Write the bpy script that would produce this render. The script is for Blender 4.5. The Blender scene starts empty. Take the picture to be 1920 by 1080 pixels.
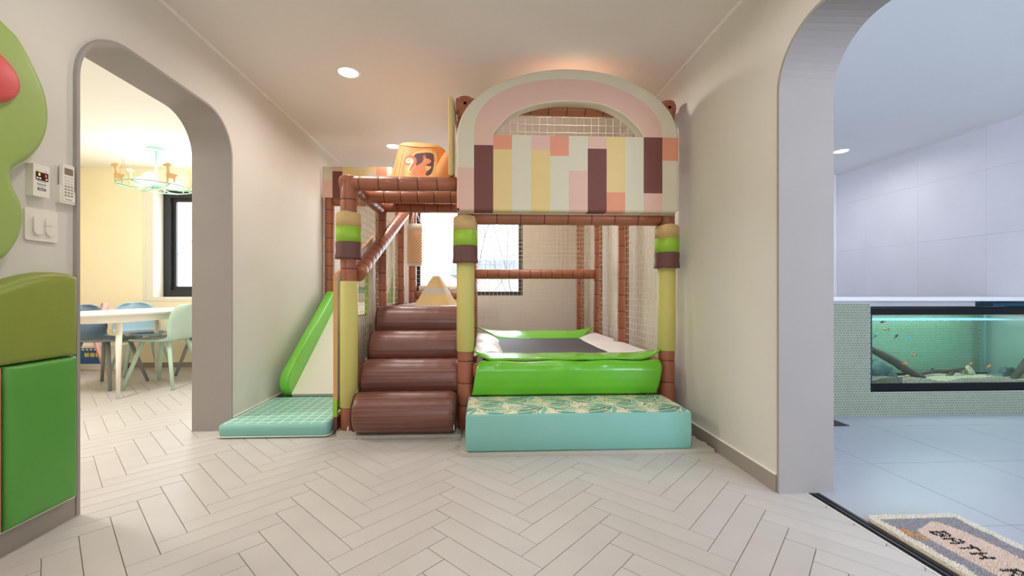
import bpy, bmesh, math, random
from mathutils import Vector, Matrix
from mathutils.geometry import tessellate_polygon
random.seed(7)
PI = math.pi
scene = bpy.context.scene
COL = scene.collection

# ------------------------------------------------------------------ camera
YAW = math.atan(35 / 782.0)
cam_d = bpy.data.cameras.new('camera'); cam = bpy.data.objects.new('camera', cam_d); COL.objects.link(cam)
cam_d.sensor_width = 36.0
cam_d.lens = 782.0 / 1920.0 * 36.0
cam_d.shift_x = 20 / 1920.0
cam_d.shift_y = 9 / 1920.0
cam_d.clip_start = 0.05
cam.location = (0, 0, 0.9)
cam.rotation_euler = (PI / 2, 0, -YAW)
scene.camera = cam

# ------------------------------------------------------------------ view, world, lights
scene.view_settings.view_transform = 'Standard'
scene.view_settings.look = 'None'
scene.view_settings.gamma = 1.0
scene.view_settings.use_curve_mapping = False
scene.view_settings.exposure = -0.22
scene.cycles.transparent_max_bounces = 32
scene.cycles.max_bounces = 16
scene.cycles.diffuse_bounces = 8
w = bpy.data.worlds.new('world'); scene.world = w; w.use_nodes = True
bg = w.node_tree.nodes['Background']
bg.inputs[0].default_value = (0.86, 0.93, 1.0, 1); bg.inputs[1].default_value = 4.0

WARM = (1.0, 0.92, 0.86); COOL = (0.70, 0.82, 1.0); NEUT = (1.0, 0.93, 0.85)
def area(name, loc, rot, size, power, color, size_y=None, spread=None):
    l = bpy.data.lights.new(name, 'AREA'); l.energy = power; l.color = color
    if size_y: l.shape = 'RECTANGLE'; l.size = size; l.size_y = size_y
    else: l.shape = 'DISK'; l.size = size
    if spread: l.spread = spread
    o = bpy.data.objects.new(name, l); COL.objects.link(o); o.location = loc; o.rotation_euler = rot
    return o
LAMPS = [(-0.912, 2.88), (-0.912, 4.31), (0.60, 2.88), (0.60, 4.31), (-0.912, 1.45), (0.60, 1.45), (-0.912, 0.0), (0.60, 0.0), (-0.912, -1.45), (0.60, -1.45)]
for (x, y) in LAMPS:
    area('downlight_lamp', (x, y, 2.388), (0, 0, 0), 0.12, 10.0 if y > 2 else (6.5 if y > 1 else 3.0), WARM, spread=math.radians(165))
for (x, y) in [(3.79, 4.25), (2.3, 1.2), (3.79, 0.6)]:
    area('bath_downlight_lamp', (x, y, 2.388), (0, 0, 0), 0.12, 6.0, (0.92, 0.94, 1.0), spread=math.radians(165))
# daylight through the windows, then two added unseen fills
area('daylight_main', (-0.14, 5.75, 1.5), (PI / 2 + PI, 0, 0), 1.35, 42, (0.92, 0.96, 1.0), size_y=1.25)
area('daylight_kitchen', (-3.2, 5.5, 1.5), (PI / 2 + PI, 0, 0), 1.7, 45, (0.95, 0.97, 1.0), size_y=1.3)
area('daylight_fill_bath', (3.2, -2.75, 1.5), (PI / 2, 0, 0), 1.9, 150, COOL, size_y=1.5)  # unseen cool fill added as daylight for the bath
area('fill_front', (-0.15, -2.75, 1.45), (PI / 2, 0, 0), 2.2, 10, (1.0, 0.98, 0.95), size_y=1.7)  # soft fill added behind the camera to flatten the shade

# ------------------------------------------------------------------ materials
def lin(c):
    out = []
    for v in c:
        v = v / 255.0
        out.append(v / 12.92 if v <= 0.04045 else ((v + 0.055) / 1.055) ** 2.4)
    return tuple(out) + (1.0,)
MATS = {}
def mat(name, rgb, rough=0.6, var=0.04, vscale=6.0, bump=0.0, bscale=200.0, metal=0.0, coat=0.0, rnd=0.0, spec=0.5, stretch=None):
    if name in MATS: return MATS[name]
    m = bpy.data.materials.new(name); m.use_nodes = True; nt = m.node_tree
    b = nt.nodes['Principled BSDF']; b.inputs['Roughness'].default_value = rough
    b.inputs['Metallic'].default_value = metal; b.inputs['Coat Weight'].default_value = coat
    b.inputs['Specular IOR Level'].default_value = spec
    c = lin(rgb); tc = nt.nodes.new('ShaderNodeTexCoord')
    src = tc.outputs['Object']
    if stretch:
        mp = nt.nodes.new('ShaderNodeMapping'); mp.inputs['Scale'].default_value = stretch
        nt.links.new(src, mp.inputs[0]); src = mp.outputs[0]
    n = nt.nodes.new('ShaderNodeTexNoise'); n.inputs['Scale'].default_value = vscale; n.inputs['Detail'].default_value = 4
    nt.links.new(src, n.inputs['Vector'])
    r = nt.nodes.new('ShaderNodeMapRange'); r.inputs['From Min'].default_value = 0.3; r.inputs['From Max'].default_value = 0.7
    r.inputs['To Min'].default_value = 1 - var; r.inputs['To Max'].default_value = 1 + var
    nt.links.new(n.outputs[0], r.inputs[0])
    val = r.outputs[0]
    if rnd:
        oi = nt.nodes.new('ShaderNodeObjectInfo'); r2 = nt.nodes.new('ShaderNodeMapRange')
        r2.inputs['To Min'].default_value = 1 - rnd; r2.inputs['To Max'].default_value = 1 + rnd
        nt.links.new(oi.outputs['Random'], r2.inputs[0])
        mu = nt.nodes.new('ShaderNodeMath'); mu.operation = 'MULTIPLY'
        nt.links.new(val, mu.inputs[0]); nt.links.new(r2.outputs[0], mu.inputs[1]); val = mu.outputs[0]
    hs = nt.nodes.new('ShaderNodeHueSaturation'); hs.inputs['Color'].default_value = c
    nt.links.new(val, hs.inputs['Value']); nt.links.new(hs.outputs[0], b.inputs['Base Color'])
    if bump:
        n2 = nt.nodes.new('ShaderNodeTexNoise'); n2.inputs['Scale'].default_value = bscale; n2.inputs['Detail'].default_value = 2
        nt.links.new(src, n2.inputs['Vector'])
        bp = nt.nodes.new('ShaderNodeBump'); bp.inputs['Strength'].default_value = bump; bp.inputs['Distance'].default_value = 0.002
        nt.links.new(n2.outputs[0], bp.inputs['Height']); nt.links.new(bp.outputs[0], b.inputs['Normal'])
    MATS[name] = m
    return m
def emit(name, rgb, s):
    if name in MATS: return MATS[name]
    m = bpy.data.materials.new(name); m.use_nodes = True; nt = m.node_tree
    b = nt.nodes['Principled BSDF']; b.inputs['Base Color'].default_value = lin(rgb)
    b.inputs['Emission Color'].default_value = lin(rgb); b.inputs['Emission Strength'].default_value = s
    MATS[name] = m; return m
def clear(name, tint, gloss=0.06, rough=0.0):
    if name in MATS: return MATS[name]
    m = bpy.data.materials.new(name); m.use_nodes = True; nt = m.node_tree; nt.nodes.clear()
    o = nt.nodes.new('ShaderNodeOutputMaterial'); t = nt.nodes.new('ShaderNodeBsdfTransparent'); g = nt.nodes.new('ShaderNodeBsdfGlossy')
    t.inputs[0].default_value = tuple(tint) + (1,); g.inputs['Roughness'].default_value = rough
    fr = nt.nodes.new('ShaderNodeFresnel'); fr.inputs[0].default_value = 1.33 + gloss
    mx = nt.nodes.new('ShaderNodeMixShader')
    ge = nt.nodes.new('ShaderNodeNewGeometry'); ml = nt.nodes.new('ShaderNodeMath'); ml.operation = 'MULTIPLY_ADD'; ml.inputs[1].default_value = -1; ml.inputs[2].default_value = 1; nt.links.new(ge.outputs['Backfacing'], ml.inputs[0])
    m2 = nt.nodes.new('ShaderNodeMath'); m2.operation = 'MULTIPLY'; nt.links.new(fr.outputs[0], m2.inputs[0]); nt.links.new(ml.outputs[0], m2.inputs[1])
    nt.links.new(m2.outputs[0], mx.inputs[0]); nt.links.new(t.outputs[0], mx.inputs[1]); nt.links.new(g.outputs[0], mx.inputs[2]); nt.links.new(mx.outputs[0], o.inputs[0])
    MATS[name] = m; return m

M_wall = mat('wallpaper_cream', (217, 213, 204), 0.75, 0.012, 3, 0.2, 500)
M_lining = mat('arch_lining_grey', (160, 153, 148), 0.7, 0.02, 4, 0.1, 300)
M_ceil = mat('ceiling_paper', (229, 222, 216), 0.8, 0.01, 2)
M_ceil_white = mat('ceiling_white', (238, 236, 230), 0.8, 0.01, 2)
M_ceil_bath = mat('ceiling_bath', (232, 234, 232), 0.8, 0.01, 2)
M_yellow = mat('wallpaper_yellow', (250, 241, 212), 0.75, 0.02, 3, 0.2, 400)
M_base = mat('baseboard_grey', (158, 148, 138), 0.6, 0.02)
M_bead = mat('bead_white', (240, 236, 228), 0.6, 0.01)
M_plank = mat('plank_greige', (196, 191, 186), 0.42, 0.035, 5, 0.12, 90, rnd=0.022)
M_grout = mat('grout_brown', (158, 144, 130), 0.8, 0.05)
M_btile = mat('bath_floor_tile', (174, 178, 188), 0.35, 0.03, 3, 0.05, 60, rnd=0.01)
M_bgrout = mat('bath_grout', (130, 134, 138), 0.8, 0.03)
M_wtile = mat('bath_wall_tile', (240, 237, 240), 0.5, 0.03, 2.2, 0.08, 20, rnd=0.01)
M_wgrout = mat('bath_wall_grout', (228, 226, 230), 0.8, 0.02)
M_brown = mat('brown_vinyl', (158, 94, 65), 0.42, 0.05, 12, 0.15, 300, coat=0.1)
M_seam = mat('brown_seam', (98, 58, 42), 0.6, 0.05)
M_logseam = mat('log_piping', (86, 50, 42), 0.5, 0.05)
M_wrapyel = mat('yellow_vinyl', (205, 195, 112), 0.55, 0.02, 10, 0.1, 400)
M_tan = mat('tan_vinyl', (206, 172, 116), 0.6, 0.02, 10, 0.1, 400)
M_lime = mat('lime_vinyl', (152, 196, 54), 0.55, 0.02, 10, 0.1, 400)
M_dark = mat('dark_brown_vinyl', (104, 66, 60), 0.55, 0.03, 10, 0.1, 400)
M_cream = mat('cream_vinyl', (212, 204, 180), 0.6, 0.015, 10, 0.1, 400)
M_pink = mat('pink_vinyl', (218, 180, 162), 0.6, 0.015, 10, 0.1, 400)
M_mbrown = mat('maroon_vinyl', (112, 62, 52), 0.6, 0.02, 10, 0.1, 400)
M_myel = mat('sand_yellow_vinyl', (222, 196, 132), 0.6, 0.015, 10, 0.1, 400)
M_orange = mat('salmon_vinyl', (222, 148, 118), 0.6, 0.015, 10, 0.1, 400)
M_green = mat('bright_green_vinyl', (104, 190, 40), 0.25, 0.03, 8, 0.25, 25, coat=0.25)
M_slidegreen = mat('slide_green', (120, 206, 70), 0.35, 0.02, 8, coat=0.1)
M_whitevinyl = mat('white_vinyl', (226, 224, 222), 0.35, 0.02, 8, 0.3, 22)
M_black = mat('trampoline_black', (62, 60, 64), 0.6, 0.05, 40, 0.4, 900)
M_net = mat('net_cord', (226, 214, 184), 0.8, 0.05, 30)
M_mint = mat('mint_vinyl', (132, 190, 176), 0.6, 0.015, 8, 0.15, 500)
M_mat = mat('floor_mat_grey', (186, 182, 168), 0.8, 0.04, 20, 0.3, 200)
M_slidewhite = mat('slide_white', (238, 232, 220), 0.5, 0.01)
M_wood = mat('light_wood', (214, 160, 98), 0.5, 0.1, 20, stretch=(1, 1, 0.1))
M_board = mat('white_board', (232, 228, 214), 0.5, 0.01)
M_frame = mat('window_frame_black', (34, 36, 40), 0.4, 0.03)
M_glass = clear('window_glass', (0.97, 0.98, 0.99))
M_tank_glass = clear('tank_glass', (0.94, 0.985, 0.97))
M_water = clear('tank_water', (0.86, 0.965, 0.93), 0.0)
M_wsurf = mat('water_surface', (120, 200, 236), 0.12, 0.1, 60, spec=0.8); M_wsurf.node_tree.nodes['Principled BSDF'].inputs['Alpha'].default_value = 0.45  # blue reflection on the water is put into the base colour
M_trim = mat('lamp_trim', (236, 232, 226), 0.5, 0.01)
M_lamp = emit('lamp_glow', (255, 240, 222), 18)
M_blamp = emit('bath_lamp_glow', (255, 250, 246), 14)
M_led = emit('cove_led', (255, 232, 200), 7)

# ------------------------------------------------------------------ mesh helpers
class MB:
    def __init__(s): s.v = []; s.f = []; s.m = []; s.sm = []
    def add(s, vs, fs, mi=0, smooth=False):
        o = len(s.v); s.v += [tuple(v) for v in vs]
        for f in fs: s.f.append(tuple(i + o for i in f)); s.m.append(mi); s.sm.append(smooth)
    def box(s, a, b, mi=0, bev=0.0):
        (x0, y0, z0), (x1, y1, z1) = a, b
        if bev <= 0:
            vs = [(x0, y0, z0), (x1, y0, z0), (x1, y1, z0), (x0, y1, z0), (x0, y0, z1), (x1, y0, z1), (x1, y1, z1), (x0, y1, z1)]
            s.add(vs, [(0, 3, 2, 1), (4, 5, 6, 7), (0, 1, 5, 4), (1, 2, 6, 5), (2, 3, 7, 6), (3, 0, 4, 7)], mi)
        else:
            bm = bmesh.new(); bmesh.ops.create_cube(bm, size=1)
            for v in bm.verts: v.co = Vector(((x0 + x1) / 2 + v.co.x * (x1 - x0), (y0 + y1) / 2 + v.co.y * (y1 - y0), (z0 + z1) / 2 + v.co.z * (z1 - z0)))
            bmesh.ops.bevel(bm, geom=bm.edges[:], offset=bev, segments=3, affect='EDGES', profile=0.5)
            bm.verts.index_update()
            s.add([v.co[:] for v in bm.verts], [[v.index for v in f.verts] for f in bm.faces], mi, True); bm.free()
    def rings(s, rings, mi=0, smooth=True, caps=True, closed=False, mids=None):
        n = len(rings[0]); vs = [p for r in rings for p in r]; o = len(s.v); s.v += [tuple(v) for v in vs]
        k = len(rings)
        for i in range(k if closed else k - 1):
            i2 = (i + 1) % k
            for j in range(n):
                j2 = (j + 1) % n
                s.f.append((o + i * n + j, o + i * n + j2, o + i2 * n + j2, o + i2 * n + j)); s.m.append(mids[i] if mids else mi); s.sm.append(smooth)
        if caps and not closed:
            s.f.append(tuple(o + j for j in reversed(range(n)))); s.m.append(mids[0] if mids else mi); s.sm.append(False)
            s.f.append(tuple(o + (k - 1) * n + j for j in range(n))); s.m.append(mids[-1] if mids else mi); s.sm.append(False)
    def tube(s, pts, rad, n=10, mi=0, caps=True, smooth=True, mids=None):
        pts = [Vector(p) for p in pts]
        if not hasattr(rad, '__len__'): rad = [rad] * len(pts)
        up = None; rings = []
        for i, p in enumerate(pts):
            d = (pts[min(i + 1, len(pts) - 1)] - pts[max(i - 1, 0)]).normalized()
            if up is None:
                a = Vector((0, 0, 1)) if abs(d.z) < 0.9 else Vector((1, 0, 0)); up = (a - d * a.dot(d)).normalized()
            else: up = (up - d * up.dot(d)).normalized()
            sd = d.cross(up)
            rings.append([p + (up * math.cos(2 * PI * j / n) + sd * math.sin(2 * PI * j / n)) * rad[i] for j in range(n)])
        s.rings(rings, mi, smooth, caps, mids=mids)
    def prism(s, loops, fn, a0, a1, mi=0, mi_side=None, mi_back=None):
        """loops: outer + holes of 2d points; fn(u, v, w) -> xyz; w from a0 to a1"""
        flat = [p for l in loops for p in l]
        tri = tessellate_polygon([[Vector((p[0], p[1], 0)) for p in l] for l in loops])
        n = len(flat)
        s.add([fn(p[0], p[1], a0) for p in flat], [tuple(t) for t in tri], mi)
        s.add([fn(p[0], p[1], a1) for p in flat], [tuple(reversed(t)) for t in tri], mi if mi_back is None else mi_back)
        for l in loops:
            k = len(l)
            vs = [fn(p[0], p[1], a0) for p in l] + [fn(p[0], p[1], a1) for p in l]
            s.add(vs, [(i, (i + 1) % k, k + (i + 1) % k, k + i) for i in range(k)], mi if mi_side is None else mi_side)
    def build(s, name, mats, parent=None, world=True, fix=True):
        me = bpy.data.meshes.new(name)
        off = Vector((0, 0, 0))
        if parent is not None and world:
            p = parent
            while p is not None: off = off + p.location; p = p.parent
        me.from_pydata([tuple(Vector(v) - off) for v in s.v], [], s.f)
        if not isinstance(mats, (list, tuple)): mats = [mats]
        for m in mats: me.materials.append(m)
        me.polygons.foreach_set('material_index', s.m); me.polygons.foreach_set('use_smooth', s.sm)
        if fix:
            bm = bmesh.new(); bm.from_mesh(me); bmesh.ops.recalc_face_normals(bm, faces=bm.faces[:]); bm.to_mesh(me); bm.free()
        me.update()
        o = bpy.data.objects.new(name, me); COL.objects.link(o)
        if parent is not None: o.parent = parent
        return o
def thing(name, label, cat, loc=(0, 0, 0), group=None, rz=0):
    o = bpy.data.objects.new(name, None); COL.objects.link(o); o.location = loc; o.rotation_euler = (0, 0, rz)
    o.empty_display_size = 0.1
    o['label'] = label; o['category'] = cat
    if group: o['group'] = group
    return o
def tag(o, label, cat, group=None):
    o['label'] = label; o['category'] = cat
    if group: o['group'] = group
    return o
def struct(o): o['kind'] = 'structure'; return o
def copy_tree(o, parent=None):
    c = o.copy(); COL.objects.link(c); c.parent = parent
    for ch in list(o.children): copy_tree(ch, c)
    return c
def catmull(pts, n, closed=False):
    P = [Vector(p) for p in pts]; out = []; k = len(P); segs = k if closed else k - 1
    for i in range(segs):
        if closed: a, b, c, d = P[(i - 1) % k], P[i], P[(i + 1) % k], P[(i + 2) % k]
        else: a, b, c, d = P[max(i - 1, 0)], P[i], P[min(i + 1, k - 1)], P[min(i + 2, k - 1)]
        for j in range(n):
            t = j / n
            out.append(0.5 * ((2 * b) + (c - a) * t + (2 * a - 5 * b + 4 * c - d) * t * t + (3 * b - a - 3 * c + d) * t ** 3))
    if not closed: out.append(P[-1])
    return out
def resample(pts, n):
    P = [Vector(p) for p in pts]; L = [0]
    for i in range(1, len(P)): L.append(L[-1] + (P[i] - P[i - 1]).length)
    out = []; j = 0
    for i in range(n):
        t = L[-1] * i / (n - 1)
        while j < len(L) - 2 and L[j + 1] < t: j += 1
        f = (t - L[j]) / max(L[j + 1] - L[j], 1e-9); out.append(P[j].lerp(P[j + 1], min(f, 1)))
    return out
def offset_loop(pts, d):
    """inward offset of a closed 2d loop"""
    n = len(pts); P = [Vector(p[:2]) for p in pts]
    A = sum(P[i].x * P[(i + 1) % n].y - P[(i + 1) % n].x * P[i].y for i in range(n)); sg = 1 if A > 0 else -1
    out = []
    for i in range(n):
        e1 = (P[i] - P[i - 1]).normalized(); e2 = (P[(i + 1) % n] - P[i]).normalized()
        n1 = Vector((-e1.y, e1.x)) * sg; n2 = Vector((-e2.y, e2.x)) * sg
        b = n1 + n2; L = b.length
        if L < 1e-6: b = n1
        else: b = b / L; b = b / max(b.dot(n1), 0.5)
        out.append(P[i] + b * d)
    return out
def puffy(mb, loop, fn, thick, r=0.03, mi=0, steps=5, base=0.0, pil=1):
    """padded board: loop in 2d, fn(u,v,w) where w is height off the wall"""
    rings = [[fn(p[0], p[1], base) for p in loop]]
    for k in range(steps + 1):
        a = PI / 2 * k / steps
        l = offset_loop(loop, r * (1 - math.cos(a)))
        rings.append([fn(p[0], p[1], base + thick - r * (1 - math.sin(a)) if thick > r else base + thick * math.sin(a)) for p in l])
    mb.rings(rings, mi, True, caps=False)
    if pil:
        n_ = len(loop); c = sum((Vector(p) for p in l), Vector((0, 0))) / n_; prev = len(mb.v) - n_
        for f, up in ((.9, .002), (.75, .004), (.5, .006), (.25, .007)):
            o = len(mb.v); mb.v += [tuple(fn(*(c + (Vector(p) - c) * f), base + thick + up)) for p in l]
            for j in range(n_):
                j2 = (j + 1) % n_; mb.f.append((prev + j, prev + j2, o + j2, o + j)); mb.m.append(mi); mb.sm.append(True)
            prev = o
        mb.f.append(tuple(prev + j for j in range(n_))); mb.m.append(mi); mb.sm.append(True)
        return
    tri = tessellate_polygon([[Vector((p[0], p[1], 0)) for p in l]])
    o = len(mb.v) - len(loop)
    for t in tri: mb.f.append(tuple(o + i for i in t)); mb.m.append(mi); mb.sm.append(True)
def rect(x0, y0, x1, y1, r=0.0, n=5):
    if r <= 0: return [(x0, y0), (x1, y0), (x1, y1), (x0, y1)]
    out = []
    for cx, cy, a0 in ((x1 - r, y0 + r, -PI / 2), (x1 - r, y1 - r, 0), (x0 + r, y1 - r, PI / 2), (x0 + r, y0 + r, PI)):
        for k in range(n + 1):
            a = a0 + PI / 2 * k / n; out.append((cx + r * math.cos(a), cy + r * math.sin(a)))
    return out
def inside(pt, poly):
    x, y = pt; c = False; n = len(poly); j = n - 1
    for i in range(n):
        xi, yi = poly[i][0], poly[i][1]; xj, yj = poly[j][0], poly[j][1]
        if (yi > y) != (yj > y) and x < (xj - xi) * (y - yi) / (yj - yi) + xi: c = not c
        j = i
    return c
def bevel_mod(o, w=0.004, seg=2):
    m = o.modifiers.new('bevel', 'BEVEL'); m.width = w; m.segments = seg; m.limit_method = 'ANGLE'; return o
YZ = lambda X: (lambda u, v, t: (X + t, u, v))

# ------------------------------------------------------------------ room shell
XL, XLB, XR, XRB = -1.65, -1.88, 1.33, 1.574
H = 2.40
YB = 5.5
def arch_path(y0, y1, top, r, n=12):
    """door opening in (y,z), going up at y1 and down at y0"""
    pts = [(y1, 0.0)]
    for k in range(n + 1):
        a = PI / 2 * k / n; pts.append((y1 - r + r * math.cos(a), top - r + r * math.sin(a)))
    for k in range(n + 1):
        a = PI / 2 + PI / 2 * k / n; pts.append((y0 + r + r * math.cos(a), top - r + r * math.sin(a)))
    pts.append((y0, 0.0)); return pts
archL = arch_path(1.756, 2.806, 2.03, 0.25)
archR = arch_path(0.30, 1.822, 2.045, 0.25)
def arch_wall(name, path, x0, x1, ya, yb, mats):
    mb = MB()
    loop = [(ya, 0), (ya, H), (yb, H), (yb, 0)] + path
    mb.prism([loop], lambda u, v, t: (t, u, v), x0, x1, 0, 0, 1)
    o = struct(mb.build(name, mats)); return o
arch_wall('wall_left', archL, XL, XLB, -2.5, YB, [M_wall, M_ceil_white])
arch_wall('wall_right', archR, XR, XRB, -2.5, YB, [M_wall, M_wtile])
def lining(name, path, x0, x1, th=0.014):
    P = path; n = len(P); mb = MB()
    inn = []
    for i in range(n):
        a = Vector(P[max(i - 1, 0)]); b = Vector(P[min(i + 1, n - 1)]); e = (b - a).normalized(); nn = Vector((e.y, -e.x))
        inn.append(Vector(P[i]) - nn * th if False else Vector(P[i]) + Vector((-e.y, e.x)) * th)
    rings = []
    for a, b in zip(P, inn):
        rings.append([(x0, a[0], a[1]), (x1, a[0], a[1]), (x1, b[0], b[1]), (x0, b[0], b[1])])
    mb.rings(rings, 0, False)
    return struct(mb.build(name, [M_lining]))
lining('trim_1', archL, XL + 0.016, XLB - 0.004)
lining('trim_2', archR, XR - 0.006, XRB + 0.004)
# back wall of the play room with its window
WX0, WX1, WZ0, WZ1 = -0.875, 0.53, 0.86, 2.12
def wall_y(name, x0, x1, y0, y1, z1, holes, mats):
    mb = MB(); mb.prism([[(x0, 0), (x1, 0), (x1, z1), (x0, z1)]] + holes, lambda u, v, t: (u, t, v), y0, y1, 0)
    return struct(mb.build(name, mats))
wall_y('wall_back', XLB + 0.2, XRB, YB, YB + 0.2, 2.6, [[(WX0, WZ0), (WX0, WZ1), (WX1, WZ1), (WX1, WZ0)]], [M_wall])
wall_y('wall_front', XLB + 0.1, 4.7, -2.7, -2.5, 2.6, [[(-1.25, .6), (-1.25, 2.3), (.95, 2.3), (.95, .6)], [(2.2, .7), (2.2, 2.25), (4.2, 2.25), (4.2, .7)]], [M_wall])
# kitchen walls
KY = 5.22; KX = -4.84
KW = (-4.06, -2.35, 0.83, 2.20)
wall_y('wall_kitchen_back', KX - 0.2, XLB + 0.2, KY, KY + 0.48, 2.6, [[(KW[0], KW[2]), (KW[0], KW[3]), (KW[1], KW[3]), (KW[1], KW[2])]], [M_yellow])
mb = MB(); mb.box((KX - 0.2, -0.6, 0), (KX, KY, 2.6)); struct(mb.build('wall_kitchen_left', [M_yellow]))
wall_y('wall_kitchen_front', KX, XLB, -0.8, -0.6, 2.6, [], [M_yellow])
# bath walls
BX, BY = 4.5, 5.1
mb = MB(); mb.prism([[(-2.5, 0), (BY + .2, 0), (BY + .2, 2.6), (-2.5, 2.6)]], lambda u, v, t: (t, u, v), BX + 0.006, BX + 0.2)
wr = struct(mb.build('wall_bath_right', [M_wgrout]))
wall_y('wall_bath_back', XRB, BX + .2, BY + 0.006, BY + 0.2, 2.6, [], [M_wtile])
# ceilings
mb = MB(); mb.box((XLB + 0.05, -2.6, H), (XRB - 0.05, 5.17, H + 0.05)); struct(mb.build('ceiling', [M_ceil]))
mb = MB(); mb.box((XLB + 0.05, 5.17, 2.55), (XRB, YB, 2.6)); mb.box((XLB + 0.05, 5.16, H + 0.05), (XRB, 5.17, 2.55)); struct(mb.build('ceiling', [M_ceil_white]))
mb = MB(); mb.box((KX - .1, -0.7, H), (XLB + 0.05, KY + .1, H + 0.05)); struct(mb.build('ceiling', [M_ceil_white]))
mb = MB(); mb.box((XRB - 0.05, -2.6, H), (BX + .1, BY + .1, H + 0.05)); cb = struct(mb.build('ceiling', [M_ceil_bath]))
mb = MB(); mb.box((XLB + .3, 5.19, 2.46), (XR - .02, 5.215, 2.475)); cv = mb.build('cove_light', [M_led]); tag(cv, 'thin warm light strip in the ceiling cove at the back wall', 'light')
# ceiling hatch outline in the bath (two thin joints)
mb = MB()
hx, hy = 1.865, 2.20
mb.box((hx - .45, hy - 0.004, H - 0.004), (hx, hy + 0.004, H + 0.01)); mb.box((hx - 0.004, hy - 0.75, H - 0.004), (hx + 0.004, hy, H + 0.01))
mb.build('access_hatch_joint', [M_bgrout], cb)
# trims along the ceiling, baseboards
mb = MB(); mb.box((XL, -2.5, H - 0.012), (XL + 0.012, 5.17, H)); struct(mb.build('trim_3', [M_bead]))
mb = MB(); mb.box((XR - 0.012, -2.5, H - 0.012), (XR, 5.17, H)); struct(mb.build('trim_4', [M_bead]))
mb = MB(); mb.box((BX - 0.012, -2.5, H - 0.014), (BX, BY, H)); struct(mb.build('trim_5', [M_bead]))
def base(name, a, b):
    mb = MB(); mb.box(a, b); mb.box((a[0] , a[1], b[2]), (b[0], b[1], b[2] + 0.004), 1); return struct(mb.build(name, [M_base, M_bead]))
base('baseboard_right', (XR - 0.012, 1.824, 0), (XR, YB, 0.078))
base('baseboard_left', (XL, 2.808, 0), (XL + 0.012, YB, 0.078))
base('baseboard_left', (XL, -2.5, 0), (XL + 0.012, 1.754, 0.078))
base('baseboard_kitchen', (KX, KY - 0.012, 0), (XLB, KY, 0.06))
base('baseboard_kitchen', (KX, -0.6, 0), (KX + 0.012, KY - .012, 0.06))
# windows
def window(name, x0, x1, z0, z1, y, mull, fw=0.055, sashes=True):
    root = bpy.data.objects.new(name, None); COL.objects.link(root); root.location = ((x0 + x1) / 2, y, z0); root['kind'] = 'structure'
    mb = MB(); mb.prism([[(x0, z0), (x1, z0), (x1, z1), (x0, z1)], [(x0 + fw, z0 + fw), (x0 + fw, z1 - fw), (x1 - fw, z1 - fw), (x1 - fw, z0 + fw)]], lambda u, v, t: (u, t, v), y, y + 0.09)
    bevel_mod(mb.build('window_frame', [M_frame], root), 0.004)
    if mull:
        for m_ in mull:
            mb = MB(); mb.box((m_ - 0.035, y + 0.02, z0 + fw), (m_ + 0.035, y + 0.07, z1 - fw)); bevel_mod(mb.build('mullion', [M_frame], root), 0.004)
    edges = [x0 + fw] + list(mull) + [x1 - fw]
    for a, b in zip(edges[:-1], edges[1:]):
        i = 0.035 if a in mull else 0; j = 0.035 if b in mull else 0
        a2, b2 = a + i, b - j
        mb = MB(); s_ = 0.045
        if sashes:
            mb.prism([[(a2, z0 + fw), (b2, z0 + fw), (b2, z1 - fw), (a2, z1 - fw)], [(a2 + s_, z0 + fw + s_), (a2 + s_, z1 - fw - s_), (b2 - s_, z1 - fw - s_), (b2 - s_, z0 + fw + s_)]], lambda u, v, t: (u, t, v), y + 0.035, y + 0.065)
            bevel_mod(mb.build('sash', [M_frame], root), 0.003)
        mb = MB(); mb.box((a2, y + 0.045, z0 + fw), (b2, y + 0.051, z1 - fw)); mb.build('pane', [M_glass], root)
    return root
window('window_added_front', -1.25, .95, .6, 2.3, -2.62, [-0.15], sashes=False)  # unseen window added behind the camera for soft frontal light
window('window_added_bath', 2.2, 4.2, .7, 2.25, -2.62, [3.2], sashes=False)  # unseen window placed here so light reaches the bath from the front
window('window_1', WX0, WX1, WZ0, WZ1, YB + 0.03, [-0.10], sashes=False)
wk = window('window_2', KW[0] + .085, KW[1], KW[2] + .02, KW[3] - .03, KY + 0.16, [-3.2], 0.085)
mb = MB()
mb.prism([[(KW[0] - .03, KW[2] - .03), (KW[1] + .03, KW[2] - .03), (KW[1] + .03, KW[3] + .03), (KW[0] - .03, KW[3] + .03)], [(KW[0], KW[2]), (KW[0], KW[3]), (KW[1], KW[3]), (KW[1], KW[2])]], lambda u, v, t: (u, t, v), KY - 0.008, KY)
mb.box((KW[0], KY, KW[2]), (KW[0] + 0.085, KY + .3, KW[3])); mb.box((KW[0] + .085, KY, KW[2]), (KW[1], KY + .3, KW[2] + 0.02)); mb.box((KW[0] + .085, KY, KW[3] - .03), (KW[1], KY + .3, KW[3]))
mb.build('window_casing', [M_board], wk)

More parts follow.
